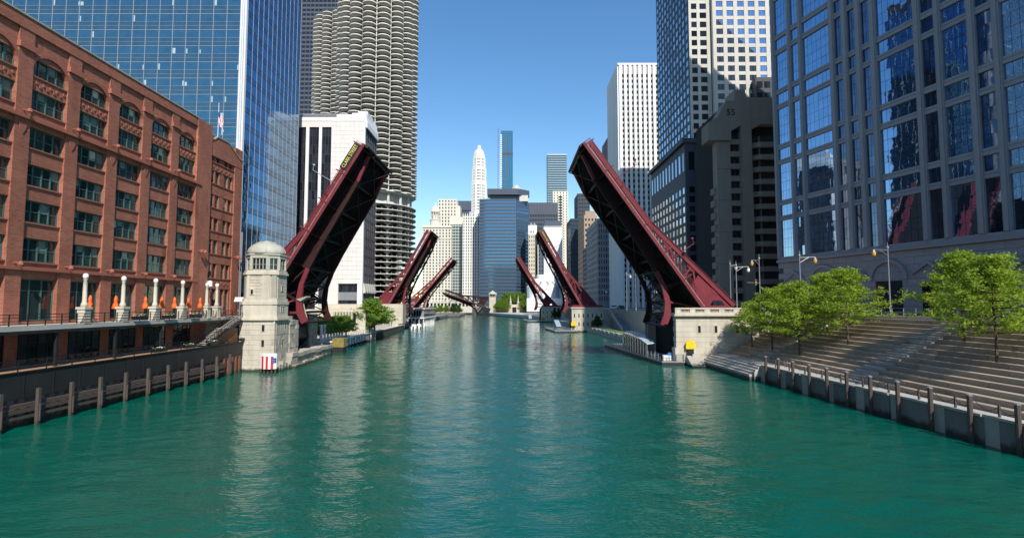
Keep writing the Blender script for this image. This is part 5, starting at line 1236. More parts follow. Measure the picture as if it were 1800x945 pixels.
for i in range(15):
    z = z1_ - fl * (i + 1)
    if z < 0: break
    slab_(P(1286) + .01, P(1303.4), .1, 1.6, z, z + fl * .42, 'spandrel'); 
    box(t, 'window', 'dark_pane', P(1286) + .02, P(1303.4), 1.2, 1.3, z + fl * .42, z + fl, world=False); box(t, 'window_bar', 'bronze', P(1296) - .05, P(1296) + .05, 1.12, 1.25, z + fl * .42, z + fl, world=False)
    m = MB(); m.prism([(P(1322) + .01, .9), (P(1337), -.8), (P(1385), -.8), (P(1385), 1.5), (P(1322) + .01, 1.5)], z - fl * .28, z + fl * .12, 'z'); bmobj('spandrel', m, 'brutal', t, False)
    box(t, 'window', 'dark_pane', P(1339), P(1385), .8, .9, z + fl * .12, z + fl * .72, world=False); box(t, 'window', 'dark_pane', P(1322) + .02, P(1338), 1.3, 1.4, z + fl * .12, z + fl * .72, world=False); box(t, 'window_post', 'brutal', P(1338), P(1339), .2, 1.6, z + fl * .12, z + fl * .72, world=False)
    if i > 3: slab_(-.6, -.01, 1, 4, z, z + fl * .5, 'side_balcony')
for i in range(4): box(t, 'panel_groove', 'bronze', P(1262), P(1286), -.02, .05, lip - 8 - i * 9, lip - 7.9 - i * 9, world=False)
M = Matrix.Translation((P(1286.5), -.96, W(1286, 200, d)[1] - 9.3)) @ Matrix.Rotation(math.pi / 2, 4, 'X')
lettering(t, 'number', '55', 2.6, M, 'sign_black', depth=.06)
tower('dark_roof_block', 'plain dark block showing above the brown concrete roof', 1336, 1390, 136, 185, 3, 'dark_tower', 'dark_pane', 4, 4, .8, .6, po=.1, so_=.08, side=False)
# granite and mirror glass tower along the drive
LX, LY = W(1368, 400, 125)[0], 125.0; AZ = math.atan2(-.968, .249)
t = thing('mirror_glass_tower', 'grey granite tower with huge blue mirror glass windows at the right edge', 'tower', (LX, LY, 9.3), AZ)
Wd, D, H = 62.0, 52.0, 114.0
box(t, 'wall', 'dark_tower', .05, Wd, .05, D, 0, H, world=False)
bays = [(1.1, 5.0, 4), (6.0, 8.3, 2), (9.4, 16.6, 6), (17.9, 19.7, 2), (21.0, 22.8, 2), (24.1, 25.9, 2), (27.2, 34.4, 6), (35.6, 37.9, 2), (39, 43, 4), (44.2, 46.5, 2), (47.6, 54.8, 6), (56, 60, 4)]
zbase = 12.6
zb_l = []; z = zbase
k = 0
zones = []
while z < H - 12: zones.append((z, z + 8.4)); zones.append((z + 9.5, z + 12.0)); z += 13.1
pan = {True: [], False: []}; bars = []
for a, b, n in bays:
    rows = [(z0, z1) for z0, z1 in zones]
    for z0, z1 in rows:
        nr = 4 if z1 - z0 > 4 else 1; w = (b - a) / n; h = (z1 - z0) / nr
        for i in range(n):
            for j in range(nr): pan[n > 2 or a < 9].append((a + w * i + .03, a + w * (i + 1) - .03, .0, .06, z0 + h * j + .03, z0 + h * (j + 1) - .03))
F = lambda q: fb('F', Wd, D, *q)                       # each pane is set a hair out of true, as glazing is
def tilted(q, m):
    q = F(q); r = random.Random(int(q[0] * 100) * 7919 + int(q[4] * 100))
    return (unit(m), Matrix.Translation(bxm(*q).translation) @ Matrix.Rotation(r.gauss(0, .0028), 4, 'Z') @ Matrix.Rotation(r.gauss(0, .0022), 4, 'X') @ Matrix.Diagonal((q[1] - q[0], q[3] - q[2], q[5] - q[4], 1)), 2.2)
place(t, 'mirror_pane', [tilted(q, 'mirror_blue') for q in pan[True]], False, 300, 7); place(t, 'dark_glass_pane', [tilted(q, 'mirror_dark') for q in pan[False]], False, 200, 7)
e = [0] + [v for b in bays for v in b[:2]] + [Wd]
boxes(t, 'granite_pier', 'granite', [F((e[i], e[i + 1], -.1, .5, zbase - .01, H)) for i in range(0, len(e), 2)], False)
boxes(t, 'pier_fillet', 'granite', [F((e[i] + .25, e[i + 1] - .25, .5, .68, zbase, H)) for i in range(0, len(e), 2)], False)
zz = [zbase - 1.3] + [v for q in zones for v in q] + [H]
boxes(t, 'granite_band', 'granite', [F((.01, Wd - .01, -.1, .36, zz[i], zz[i + 1])) for i in range(0, len(zz), 2)], False)
boxes(t, 'band_groove', 'granite_dark', [F((.0, Wd, .36, .38, z + .5, z + .58)) for q in zones for z in (q[1] + .1,)], False, 60, 5)
box(t, 'side_pier', 'granite', -.4, .049, .3, D, 0, H, world=False)
# base storey: courses, arches and pediments
for j in range(9):
    y0 = 1.25 * j
    n = 20; w = Wd / n; boxes(t, 'base_stone', 'granite', [F((w * i + .02 + (w / 2 if j % 2 else 0), min(w * (i + 1) - .02 + (w / 2 if j % 2 else 0), Wd), 0, .3, y0 + .02, y0 + 1.23)) for i in range(n)], False, 60, 8)
box(t, 'base_cornice', 'granite', *F((0, Wd, 0, .8, 11.3, 11.9)), world=False)
for c in (5, 20, 35, 50):
    m = MB(); m.prism([(c - 2.8, 7.4), (c, 9.2), (c + 2.8, 7.4), (c + 2.8, 6.9), (c, 8.6), (c - 2.8, 6.9)], -.75, -.3, 'y'); bmobj('pediment', m, 'granite', t, False)
    box(t, 'doorway', 'dark_pane', c - 1.4, c + 1.4, -.33, -.2, 0, 5.6, world=False)
for c in (12.8, 27.5, 42.5, 57):
    m = MB(); n = 10
    for i in range(n):
        t0, t1 = math.pi * i / n, math.pi * (i + 1) / n; m.prism([(c + r * math.cos(q), 6.2 + r * math.sin(q)) for r, q in ((3.2, t0), (3.8, t0), (3.8, t1), (3.2, t1))], -.7, -.28, 'y')
    bmobj('arch_ring', m, 'granite', t, False); box(t, 'arch_window', 'dark_pane', c - 2.6, c + 2.6, -.34, -.2, .5, 6.0, world=False)
# crown with gables, above the frame
cr = MB(); 
cr.prism([(.2, H), (.2, H + 14), (20, H + 37), (50, H + 3), (52, H)], .3, Wd - .3, 'x'); bmobj('gabled_crown', cr, 'granite', t, False)
# unseen tower added behind the granite tower to shade the foot of the white slab
t, w_, h_ = tower('added_shade_tower', 'unseen stone tower added behind the granite grid tower to shade the white slab', 1237, 1600, 100, 236, 16, 'granite', 'dark_pane', 14, 4, .5, .6, ztop=130, side=False)
# unseen blocks added behind the viewpoint to cut sky light; also mirrored in glass
def rear(name, label, x0, x1, y0, y1, h, m):
    t = thing(name, label, 'building', (x0, y0, 9.3)); box(t, 'wall', m, x0, x1, y0, y1, 9.0, h - 1)
    box(t, 'parapet', m, x0 - .4, x1 + .4, y0 - .4, y1 + .4, h - 1, h)
    n = int((x1 - x0) / 8); k = int((h - 14) / 5)
    boxes(t, 'window', 'dark_pane', [(x0 + (x1 - x0) * (i + .25) / n, x0 + (x1 - x0) * (i + .75) / n, y1 - .02, y1 + .05, 12 + 5 * j, 15 + 5 * j) for i in range(n) for j in range(k)])
rear('rear_sky_blocker_left', 'vast beige block added unseen on the left bank behind the viewpoint to cut sky light', -270, -56, -170, -60, 95, 'beige_stone')
rear('rear_sky_blocker_right', 'tall stone block added unseen on the right bank behind the viewpoint to cut sky light', 66, 150, -190, -70, 92, 'limestone')
rear('rear_sky_blocker_mid', 'long block added unseen across the river behind the viewpoint to cut sky light', -55, 64, -420, -330, 120, 'granite')
# ------------------------------------------------------------------ right bridge house with balustrade
bh = thing('bridge_house', 'pale limestone bridge house with a balustrade and slit windows at the right raised leaf', 'building', (39, 99, 0))
BX0, BX1, BY0, BY1 = W(1190, 590, 99)[0], 52.2, 99.0, 123.6
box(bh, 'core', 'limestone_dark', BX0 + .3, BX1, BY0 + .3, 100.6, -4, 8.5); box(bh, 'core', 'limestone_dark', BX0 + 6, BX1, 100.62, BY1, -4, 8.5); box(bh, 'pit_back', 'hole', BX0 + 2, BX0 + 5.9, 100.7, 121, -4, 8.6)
r = random.Random(9); z = -.4; j = 0
while z < 8.0:
    h = .95 if z > 2 else 1.2; ex = 0 if z > 2.1 else .3
    n = 6; xs = [BX0 - ex] + [BX0 + 3.1 * (i + 1) + (1.5 if j % 2 else 0) - ex for i in range(n)] + [BX1]
    bl = [(a + .012, b - .012, BY0 - ex - r.uniform(0, .012), BY0 + .35, z + .012, z + h - .012) for a, b in zip(xs, xs[1:]) if b > a]
    boxes(bh, 'stone_block', 'limestone', bl)
    if j % 2 == 0 or True:
        q = .35 if j % 2 else .75; box(bh, 'quoin', 'limestone', BX0 - ex - .14 - .0, BX0 + .3, BY0 - ex + .02, BY0 + 1.1 + q, z + .02, z + h - .02)
    z += h; j += 1
zt = z
box(bh, 'cornice', 'limestone', BX0 - .6, BX1, BY0 - .6, BY0 + 2, zt, zt + .3); box(bh, 'cornice', 'limestone', BX0 - .35, BX1, BY0 - .35, BY0 + 2, zt + .3, 9.45)
for x in (W(1216, 0, 99)[0], W(1244, 0, 99)[0], W(1280, 0, 99)[0], W(1318, 0, 99)[0]): slit(x, 6.5, .5, 1.25, BY0, bh, .02)
# balustrade
box(bh, 'top_rail', 'limestone', BX0 - .3, BX1, BY0 - .25, BY0 + .35, 10.15, 10.42); box(bh, 'plinth_rail', 'limestone', BX0 - .3, BX1, BY0 - .2, BY0 + .3, 9.46, 9.62)
x = BX0 - .3; bal = MB(); bal.lathe([(.07, 0), (.09, .06), (.05, .12), (.11, .25), (.05, .42), (.08, .5), (.08, .54)], 6); BAL = bal.mesh('baluster', 'limestone'); its = []; first = True
while x < BX1 - 1:
    pw_ = 1.05; box(bh, 'balustrade_pier', 'limestone', x + .01, x + pw_, BY0 - .18, BY0 + .28, 9.62, 10.15)
    for i in range(6): its.append((BAL, T(x + pw_ + .18 + .25 * i, BY0 + .05, 9.62), .6))
    x += pw_ + 1.62
place(bh, 'baluster', its, minpx=4, limit=60)
stone_wall(bh, 'y', BX0 + .2, BX0 + 3, 123.0, -.6, 8.8, 1.4, .8, seed=21, m='limestone_dark', jit=.05); box(bh, 'far_pier', 'limestone_dark', BX0 + .3, BX0 + 4, 121.5, 122.3, -4, 8.6)
# block of the bank beside the bridge house at the left edge (dark pit side)
# ------------------------------------------------------------------ grand river steps
gs = thing('river_steps', 'broad stone steps rising from the river walk on the right, with trees growing through', 'steps', (45, 80, 2.2))
NS, RISE, RUN, SX0 = 14, .49, .93, 39.25
st_ = []
r = random.Random(12)
for i in range(NS):
    x0 = SX0 + RUN * i; z1 = 2.2 + RISE * (i + 1); ya = -20; yb = 98.4 - i * .03
    y = yb
    while y > ya:
        L = r.choice((6.2, 8.4, 10.5, 7.3)); y2 = max(y - L, ya); st_.append((x0 + r.uniform(-.015, .015), x0 + RUN + .4, y2 + .02, y - .02, z1 - .62, z1)); y = y2
boxes(gs, 'step', 'step_stone', st_)
# half-height steps of a stair flight crossing the seats
for y0 in (61.0, 84.5):
    boxes(gs, 'stair_tread', 'concrete', [(SX0 + RUN * i - .46, SX0 + RUN * i + .02, y0, y0 + 3.4, 2.2 + RISE * i - .02, 2.2 + RISE * i + .25) for i in range(NS)], minpx=5)
box(gs, 'backing', 'limestone_dark', SX0 + .5, 52.25, -20, 98.3, -3, 2.3)
box(gs, 'top_wall', 'limestone', SX0 + RUN * NS + .02, 52.9, -20, 98.3, 8.5, 9.5)
railing(gs, 52.6, 0, 98, 9.5, 1.0, 2.2, 'grey_metal', (1, .5))
for y in (77, 68.5, 60):
    m = MB()
    for s in (0, .9): m.tube((39.0, y + s, 2.25), (39.0, y + s, 3.1), .025)
    m.tube((39.0, y, 3.1), (39.0, y + .9, 3.1), .025); bmobj('hoop_rail', m, 'grey_metal', gs)
# quay edge with steps towards the water, dark wall, piles and chains
qy = thing('river_quay', 'concrete quay edge of the right river walk with timber piles and chain rail', 'quay', (37, 70, 0))
bl = []
for i in range(20):
    y1 = 78.2 - i * 5.0; y0 = y1 - 4.97; bl.append((RB(y0) - .15, RB(y0) + .5, y0, y1, -1.5, 2.17))
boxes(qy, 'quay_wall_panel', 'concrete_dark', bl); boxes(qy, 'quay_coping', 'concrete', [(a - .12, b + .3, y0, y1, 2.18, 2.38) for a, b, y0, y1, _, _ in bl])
for i in range(4): box(qy, 'water_step', 'concrete', 34.2 + .44 * i, 36.4, 78.5, 98.2 - .1 * i, 1.0 + .33 * i - .34, 1.0 + .33 * i)
box(qy, 'step_wall', 'concrete_dark', 34.25, 36.3, 78.55, 98.1, -2, .62)
for i in range(9): box(qy, 'end_step', 'concrete', 31.6 + (0), 34.15, 95.2 - i * .0 + .42 * i, 99.0, .1 + .21 * i, .1 + .21 * (i + 1))
def qpile(px):
    d = 37 * K / (px - 900); x = RB(d) - .42
    m = MB(); m.tube((x, d, -1), (x, d, 3.7), .2, .19, n=8); bmobj('pile', m, 'timber', qy)
    m = MB(); m.lathe([(.22, 3.66), (.22, 3.78), (.05, 3.84)], 8, (x, d)); bmobj('pile_cap', m, 'grey_metal', qy)
    return x, d
pl_ = [qpile(px) for px in (1360, 1381, 1405, 1432, 1461, 1494, 1533, 1578, 1632, 1697, 1776)]
for (x, y), (x2, y2) in zip(pl_, pl_[1:]):
    ym = (y + y2) / 2; m = MB(); m.box(RB(ym) + .02, RB(ym) + .16, ym - .07, ym + .07, 2.38, 3.3); bmobj('chain_post', m, 'timber', qy)
    c = MB()
    for a, b in (((y, 3.25), (ym, 3.15)), ((ym, 3.15), (y2, 3.25))):
        for k in range(6):
            f0, f1 = k / 6, (k + 1) / 6; q = lambda f: (RB(ym) - .02, a[0] + (b[0] - a[0]) * f, a[1] + (b[1] - a[1]) * f - .45 * 4 * f * (1 - f))
            c.tube(q(f0), q(f1), .025, n=4)
    bmobj('chain', c, 'blackiron', qy)
# ------------------------------------------------------------------ floating landing stage
pf = thing('floating_dock', 'long grey floating dock with railings moored in front of the right bridge house', 'dock', (28.5, 118, 0))
A = [(W(1152, 0, 98.5)[0], 98.5), (W(1201, 0, 98.5)[0], 98.5), (30.2, 143), (24.4, 143)]
bmobj('hull', MB().prism(A, -.6, .5, 'z'), 'blackwall', pf); bmobj('deck', MB().prism([(x * 1.0, y) for x, y in A], .51, .8, 'z'), 'grey_metal', pf)
def rail_line(par, p, q, z, h, n, m='grey_metal', rails=(1, .66, .33)):
    p, q = Vector((*p, 0)), Vector((*q, 0)); b = MB()
    for k in rails: b.tube((p.x, p.y, z + h * k), (q.x, q.y, z + h * k), .03, n=4)
    bmobj('handrail', b, m, par)
    for i in range(n + 1):
        c = p.lerp(q, i / n); bmobj('rail_post', MB().box(c.x - .06, c.x + .06, c.y - .06, c.y + .06, z, z + h + .04), m, par)
rail_line(pf, A[0], A[3], .8, 1.15, 22); rail_line(pf, A[0], A[1], .8, 1.15, 4); rail_line(pf, A[1], (A[1][0] + .1, 112), .8, 1.15, 5)
for i in range(24):
    f = (i + .5) / 24; x = A[0][0] + (A[3][0] - A[0][0]) * f; y = A[0][1] + (A[3][1] - A[0][1]) * f
    bmobj('kick_panel', MB().prism([(x - .03, y - .7), (x + .03, y - .7), (x - .06, y + .7), (x - .12, y + .7)], .82, 1.35, 'z'), 'grey_metal', pf)
box(pf, 'white_kiosk', 'white_paint', A[0][0] + .5, A[0][0] + 1.9, 99.2, 100.4, .8, 1.7)
wn_ = thing('covered_ramp', 'curved glass covered gangway rising from the floating dock', 'canopy', (27.5, 115, .8))
n = 10; pr = []
for i in range(n + 1):
    f = i / n; y = 105.5 + 20 * f; z = 3.3 + 1.5 * math.sin(f * math.pi * .62); x = 26.6 - .1 * (y - 101) * .4; pr.append((x, y, z))
for i in range(n):
    (x, y, z), (x2, y2, z2) = pr[i], pr[i + 1]
    bmobj('roof_panel', MB().add([(x - .2, y + .04, z), (x + 1.5, y + .04, z + .25), (x2 + 1.5, y2 - .04, z2 + .25), (x2 - .2, y2 - .04, z2), (x - .2, y + .04, z + .08), (x + 1.5, y + .04, z + .33), (x2 + 1.5, y2 - .04, z2 + .33), (x2 - .2, y2 - .04, z2 + .08)], [(0, 1, 2, 3), (4, 5, 6, 7), (0, 1, 5, 4), (2, 3, 7, 6), (0, 3, 7, 4), (1, 2, 6, 5)]), 'canopy_glass', wn_)
    m = MB(); m.tube((x - .15, y, .8), (x - .15, y, z), .06, n=5); m.tube((x + 1.4, y, .8), (x + 1.4, y, z + .2), .06, n=5); m.tube((x - .15, y, z + .02), (x + 1.4, y, z + .22), .05, n=5); bmobj('frame_hoop', m, 'grey_metal', wn_)
    bmobj('side_panel', MB().prism([(y + .06, 1.0), (y2 - .06, 1.0), (y2 - .06, z2 - .3), (y + .06, z - .3)], x - .14, x - .1, 'x'), 'hotel_pane', wn_)
for px, l in ((1165.5, 'blue bin on the floating dock, the left one of the pair'), (1175, 'blue bin on the floating dock, the right one of the pair')):
    x = W(px, 0, 100.5)[0]; b_ = thing('bin', l, 'bin', (x, 100.5, .8), group='blue bins on the floating dock')
    m = MB(); m.lathe([(.36, .8), (.42, 1.9)], 12, (x, 100.5)); bmobj('barrel', m, 'blue_plastic', b_); m = MB(); m.lathe([(.46, 1.9), (.46, 2.02), (.3, 2.14)], 12, (x, 100.5)); bmobj('lid', m, 'blue_plastic', b_)
def yellow_sign(px, d, z, label, r_=.85):
    x = W(px, 0, d)[0]; t = thing('life_ring_cabinet', label, 'safety cabinet', (x, d, z), group='yellow life ring cabinets by the river')
    m = MB(); m.prism([(x - r_, z + .9), (x + r_, z + .9)] + [(x + r_ * math.cos(math.pi * i / 8), z + .9 + r_ * .9 + r_ * math.sin(math.pi * i / 8)) for i in range(9)], d - .25, d + .15); bmobj('cabinet', m, 'yellow_paint', t)
    m = MB(); m.box(x - .5, x + .5, d - .3, d + .1, z, z + .88); bmobj('stand', m, 'blackiron', t)
    s = MB(); cz = z + .9 + r_ * .85
    for i in range(12): s.tube((x + .45 * r_ * math.cos(i * math.pi / 6), d - .27, cz + .45 * r_ * math.sin(i * math.pi / 6)), (x + .45 * r_ * math.cos((i + 1) * math.pi / 6), d - .27, cz + .45 * r_ * math.sin((i + 1) * math.pi / 6)), .05, n=4)
    bmobj('life_ring', s, 'sign_yellow', t)
yellow_sign(1200.5, 98.3, 2.1, 'large yellow life ring cabinet at the corner of the right bridge house')
# gangway platform between dock and quay
gw_ = thing('gangway', 'short railed gangway bridging the floating dock and the quay steps', 'gangway', (32.4, 99.5, 0))
box(gw_, 'deck', 'grey_metal', 31.55, 34.2, 98.2, 98.9, .78, .9) if False else box(gw_, 'deck', 'grey_metal', A[1][0] + .02, 32.6, 99.2 - 1, 98.95, .9, 1.05)
rail_line(gw_, (A[1][0] + .1, 98.2), (32.5, 98.2), 1.05, 1.0, 3)
# ------------------------------------------------------------------ trees
def leaf_quads(m, c, r, n, s, rg, flat=.6, mi=0):
    for _ in range(n):
        u = Vector((rg.gauss(0, .45), rg.gauss(0, .45), rg.gauss(0, .45) * flat)) * r + c
        a, b = rg.uniform(0, 6.283), rg.uniform(-.7, .7); k = s * rg.uniform(.6, 1.35)
        nr = Vector((rg.gauss(0, .8), rg.gauss(0, .8), rg.gauss(.45, .6))).normalized()
        dx = Vector((math.cos(a), math.sin(a), b)); dx = (dx - nr * dx.dot(nr)).normalized(); dy = nr.cross(dx) * .55 * k; dx = dx * k
        m.add([u - dx, u + dy * .8, u + dx, u - dy * .8], [(0, 1, 2, 3)], mi)
def tree_meshes(nm, h, rad, trunk_h, layers, per, leaf_n, leaf_s, lm, seed, flat=.5, tr=.16, spread_up=.25, airy=1.0):
    rg = random.Random(seed); tk = MB(); cr = MB()
    p = Vector((0, 0, 0)); n = 7; prev = p; r0 = tr
    tp = [Vector((rg.gauss(0, .05) * i * .3, rg.gauss(0, .05) * i * .3, h * .86 * i / n)) for i in range(n + 1)]
    for i in range(n): tk.tube(tp[i], tp[i + 1], tr * (1 - i / n * .85), tr * (1 - (i + 1) / n * .85), 7)
    for L in range(layers):
        f = (L + .5) / layers; z = trunk_h + (h * .9 - trunk_h) * f
        base = tp[min(n, int(z / (h * .86) * n))].copy(); base.z = min(z, h * .86)
        prof = math.sin(min(1, .28 + f * .95) * math.pi) ** .7 if f < .75 else max(.25, 1.15 - f)
        for k in range(per):
            a = 2 * math.pi * (k + rg.random() * .8) / per + L * 1.3; R_ = rad * prof * rg.uniform(.65, 1.1)
            end = base + Vector((math.cos(a) * R_, math.sin(a) * R_, R_ * spread_up * rg.uniform(.3, 1.6)))
            mid = base.lerp(end, .5) + Vector((0, 0, -.06 * R_))
            tk.tube(base, mid, tr * .34, tr * .2, 5); tk.tube(mid, end, tr * .2, tr * .06, 4)
            for q in (.42, .62, .8, .95, 1.08):
                if rg.random() < .12: continue
                c = base.lerp(end, q) + Vector((rg.gauss(0, .25), rg.gauss(0, .25), rg.gauss(.05, .2))) * airy
                leaf_quads(cr, c, .75 * airy * (1.2 - q * .35), leaf_n, leaf_s, rg, flat)
    return tk.mesh(nm + '_trunk', 'bark', True), cr.mesh(nm + '_crown', lm)
def tree(pair, x, y, z, label, rz=0, s=1.0, name='tree', group=None, sz=None):
    M = T(x, y, z, rz); t = thing(name, label, 'tree', (x, y, z), rz, group)
    S = Matrix.Diagonal((s, s, sz or s, 1))
    link(bpy.data.objects.new('trunk', pair[0]), t, WM[t] @ S); link(bpy.data.objects.new('crown', pair[1]), t, WM[t] @ S)
    return t
HL = [tree_meshes('locust', 11, 5.0, 2.4, 10, 8, 25, .16, 'leaf_bright', sd, .45, .15, .22) for sd in (1, 2, 3)]
GT = 'young locust trees growing on the river steps'
for k, (px, py, hh, lab) in enumerate(((1319, 606, 8.6, 'young bright green tree nearest the right bridge house, short and leftmost on the steps'), (1354, 612, 10.9, 'bright green tree on the river steps, second from the bridge house'), (1401, 621, 11.6, 'bright green tree on the river steps with the trunk standing lowest'), (1487, 608, 11.2, 'bright green tree on the river steps at the right, trunk higher up the steps'),
                                    (1447, 585, 10.0, 'bright green tree high up the steps between the lowest tree and the right one'), (1378, 590, 9.4, 'bright green tree high up the steps behind the second and third trees'), (1690, 600, 10.5, 'bright green tree high up the steps at the far right'), (1745, 640, 11.0, 'bright green tree at the right end of the steps'))):
    # find the step under the trunk
    best = None
    for i in range(NS):
        zt_ = 2.2 + RISE * (i + 1); d_ = (CH - zt_) * K / (py - 535 + 0.0); x_ = (px - 900) / K * d_; xe = SX0 + RUN * (i + .5)
        if best is None or abs(x_ - xe) < best[0]: best = (abs(x_ - xe), xe, d_, zt_)
    _, xe, d_, zt_ = best; xe += .0; d_ = xe * K / (px - 900)
    tree(HL[k % 3], xe, d_, zt_ - .1, lab, k * 1.7, hh / 11, group=GT, name='locust_tree')
RT = [tree_meshes('round', 9, 3.9, 1.8, 10, 9, 34, .2, 'leaf_mid', sd, .8, .18, .35) for sd in (5, 6)]
DT = [tree_meshes('dark', 9, 4.2, 1.2, 9, 9, 30, .24, 'leaf_dark', sd, .8, .2, .3) for sd in (8,)]
d = 165; tree(RT[0], W(663, 0, d)[0], d, 2.3, 'round bushy green tree on the left riverwalk in front of the white hotel', 0, 1.65, name='round_tree', sz=1.2)
# hedge-like row on trellises beyond the left pit
for i, (px, d, l) in enumerate(((582, 133, 'leafy shrub on the left riverwalk beside the stone pier'), (596, 137, 'leafy shrub second along the left riverwalk planting'), (610, 142, 'leafy shrub third along the left riverwalk planting'), (624, 148, 'leafy shrub beside the yellow post on the left riverwalk'))):
    tree(RT[i % 2], W(px, 0, d)[0] - .8, d, 2.3, l, i, .8, name='shrub', group='shrubs planted along the left riverwalk', sz=.66)
# pale posts among the shrubs
pp = thing('trellis', 'white trellis posts among the shrubs on the left riverwalk', 'trellis', (-46, 136, 2.3))
for i in range(8):
    d = 128.5 + i * 2.6; x = LB(d) - 3.4; box(pp, 'post', 'white_paint', x - .22, x + .22, d - .22, d + .22, 2.31, 6.0)
box(pp, 'beam', 'white_paint', LB(137) - 3.5, LB(137) - 3.2, 128, 147.5, 6.01, 6.2)
# left promenade edge: white fender posts with blue markers, railing, far timber quay
qe = thing('riverwalk_edge', 'white riverwalk edge with fender posts and rail along the left bank', 'quay', (LB(150), 150, 0))
boxes(qe, 'edge_panel', 'concrete', [(LB(y) - .5, LB(y) + .12, y, y + 3.9, -1, 2.25) for y in [124.5 + 4 * i for i in range(10)]]); boxes(qe, 'edge_coping', 'white_stone', [(LB(y) - .6, LB(y) + .3, y, y + 3.95, 2.31, 2.55) for y in [124.5 + 4 * i for i in range(27)]])
boxes(qe, 'dark_edge_panel', 'timber', [(LB(y) - .5, LB(y) + .1, y, y + 3.9, -1, 1.7) for y in [164.5 + 4 * i for i in range(17)]])
for i in range(11):
    d = 129 + i * 2.9; x = LB(d) + .35
    p = bmobj('fender_post', MB().tube((x, d, -1), (x, d, 2.9), .16, n=6), 'white_paint', qe)
    m = MB(); m.lathe([(.05, .1), (.38, .2), (.38, .6), (.05, .7)], 8, (x, d)); bmobj('tyre_fender', m, 'tyre', qe)
    if i in (1, 3, 5, 7, 10): box(qe, 'blue_marker', 'blue_plastic', x + .1, x + .2, d - .22, d - .05, 1.5, 2.2)
for i in range(3):
    d = 163 + i * 3; x = LB(d) + .9; bmobj('mooring_pole', MB().tube((x, d, -1), (x, d, 3.9), .14, n=6), 'white_paint', qe)
railing(qe, LB(148) - .4, 126, 162, 2.56, 1.0, 2.4, 'white_paint', (1, .5))
def yellow_post(px, d, h, l):
    x = W(px, 0, d)[0]; t = thing('yellow_post', l, 'post', (x, d, 2.3), group='yellow posts on the left riverwalk'); m = MB(); m.tube((x, d, 2.3), (x, d, 2.3 + h * .5), .14); bmobj('stem', m, 'timber', t); m = MB(); m.prism([(x - .22, 2.3 + h * .45), (x + .22, 2.3 + h * .45), (x + .22, 2.3 + h * .85), (x, 2.3 + h), (x - .22, 2.3 + h * .85)], d - .2, d + .2); bmobj('head', m, 'yellow_paint', t)
yellow_post(621, 146, 3.6, 'slim yellow post standing beside the shrubs of the left riverwalk'); yellow_post(710, 232, 6.5, 'tall yellow post at the river end of the stone stair by the second bridge')
# ------------------------------------------------------------------ second bridge: left stone stair house
sh = thing('stair_house', 'pale stone abutment with a stair, at the foot of the second left leaf', 'abutment', (-52, 222, 0))
a0, a1 = W(684, 0, 217)[0], W(707, 0, 217)[0]
stone_wall(sh, 'y', a0 - 4, a1, 218, 1, 9.4, 2.6, 1.1, 'limestone', jit=.03, seed=31, lim=80); box(sh, 'backing', 'limestone_dark', a0 - 4, a1, 218.5, 221, -3, 9.4)
for i in range(14): box(sh, 'step', 'limestone_dark', a0 - 3 + .3 * i, a1 - 2.5, 214.2 + .26 * i, 218, 2.3 + .45 * i, 2.3 + .45 * (i + 1))
m = MB(); m.prism([(213.8, 2.3), (217.9, 8.8), (217.9, 9.8), (213.8, 3.3)], a1 - 2.4, a1 - 2.0, 'x'); bmobj('stair_wall', m, 'limestone', sh)
box(sh, 'pit_back', 'hole', -62, -52.5, 222, 238, -3, 8.6)
# pier building and boats by it
pb = thing('pier_building', 'low grey glass pavilion on stilts over the river beyond the second left leaf', 'pavilion', (-50, 265, 0))
d = 262; b0, b1 = W(722, 0, d)[0], W(752, 0, d)[0]
box(pb, 'deck_slab', 'white_marble', b0, b1, d, d + 40, 4.2, 4.7); box(pb, 'upper_room', 'granite', b0 + .3, b1 - .3, d + .5, d + 39, 4.71, 8.6); box(pb, 'roof_slab', 'granite_light', b0 - .2, b1 + .1, d - .2, d + 40.2, 8.61, 9.2)
boxes(pb, 'window', 'dark_pane', [(b1 - .29, b1 - .24, d + 1 + 3 * i, d + 3.5 + 3 * i, 5.4, 8.0) for i in range(12)] + [(b0 + .8 + 1.25 * i, b0 + 1.8 + 1.25 * i, d + .42, d + .48, 5.4, 8) for i in range(5)])
boxes(pb, 'column', 'white_marble', [(b1 - .7, b1 - .3, d + .4 + 4.3 * i, d + .8 + 4.3 * i, 0, 4.19) for i in range(9)] + [(b0 + .4 + 1.8 * i, b0 + .75 + 1.8 * i, d + .3, d + .65, 0, 4.19) for i in range(4)], minpx=6)
box(pb, 'back_room', 'steelblue_panel', b0, b1 - 3, d + 3, d + 38, .5, 4.19)
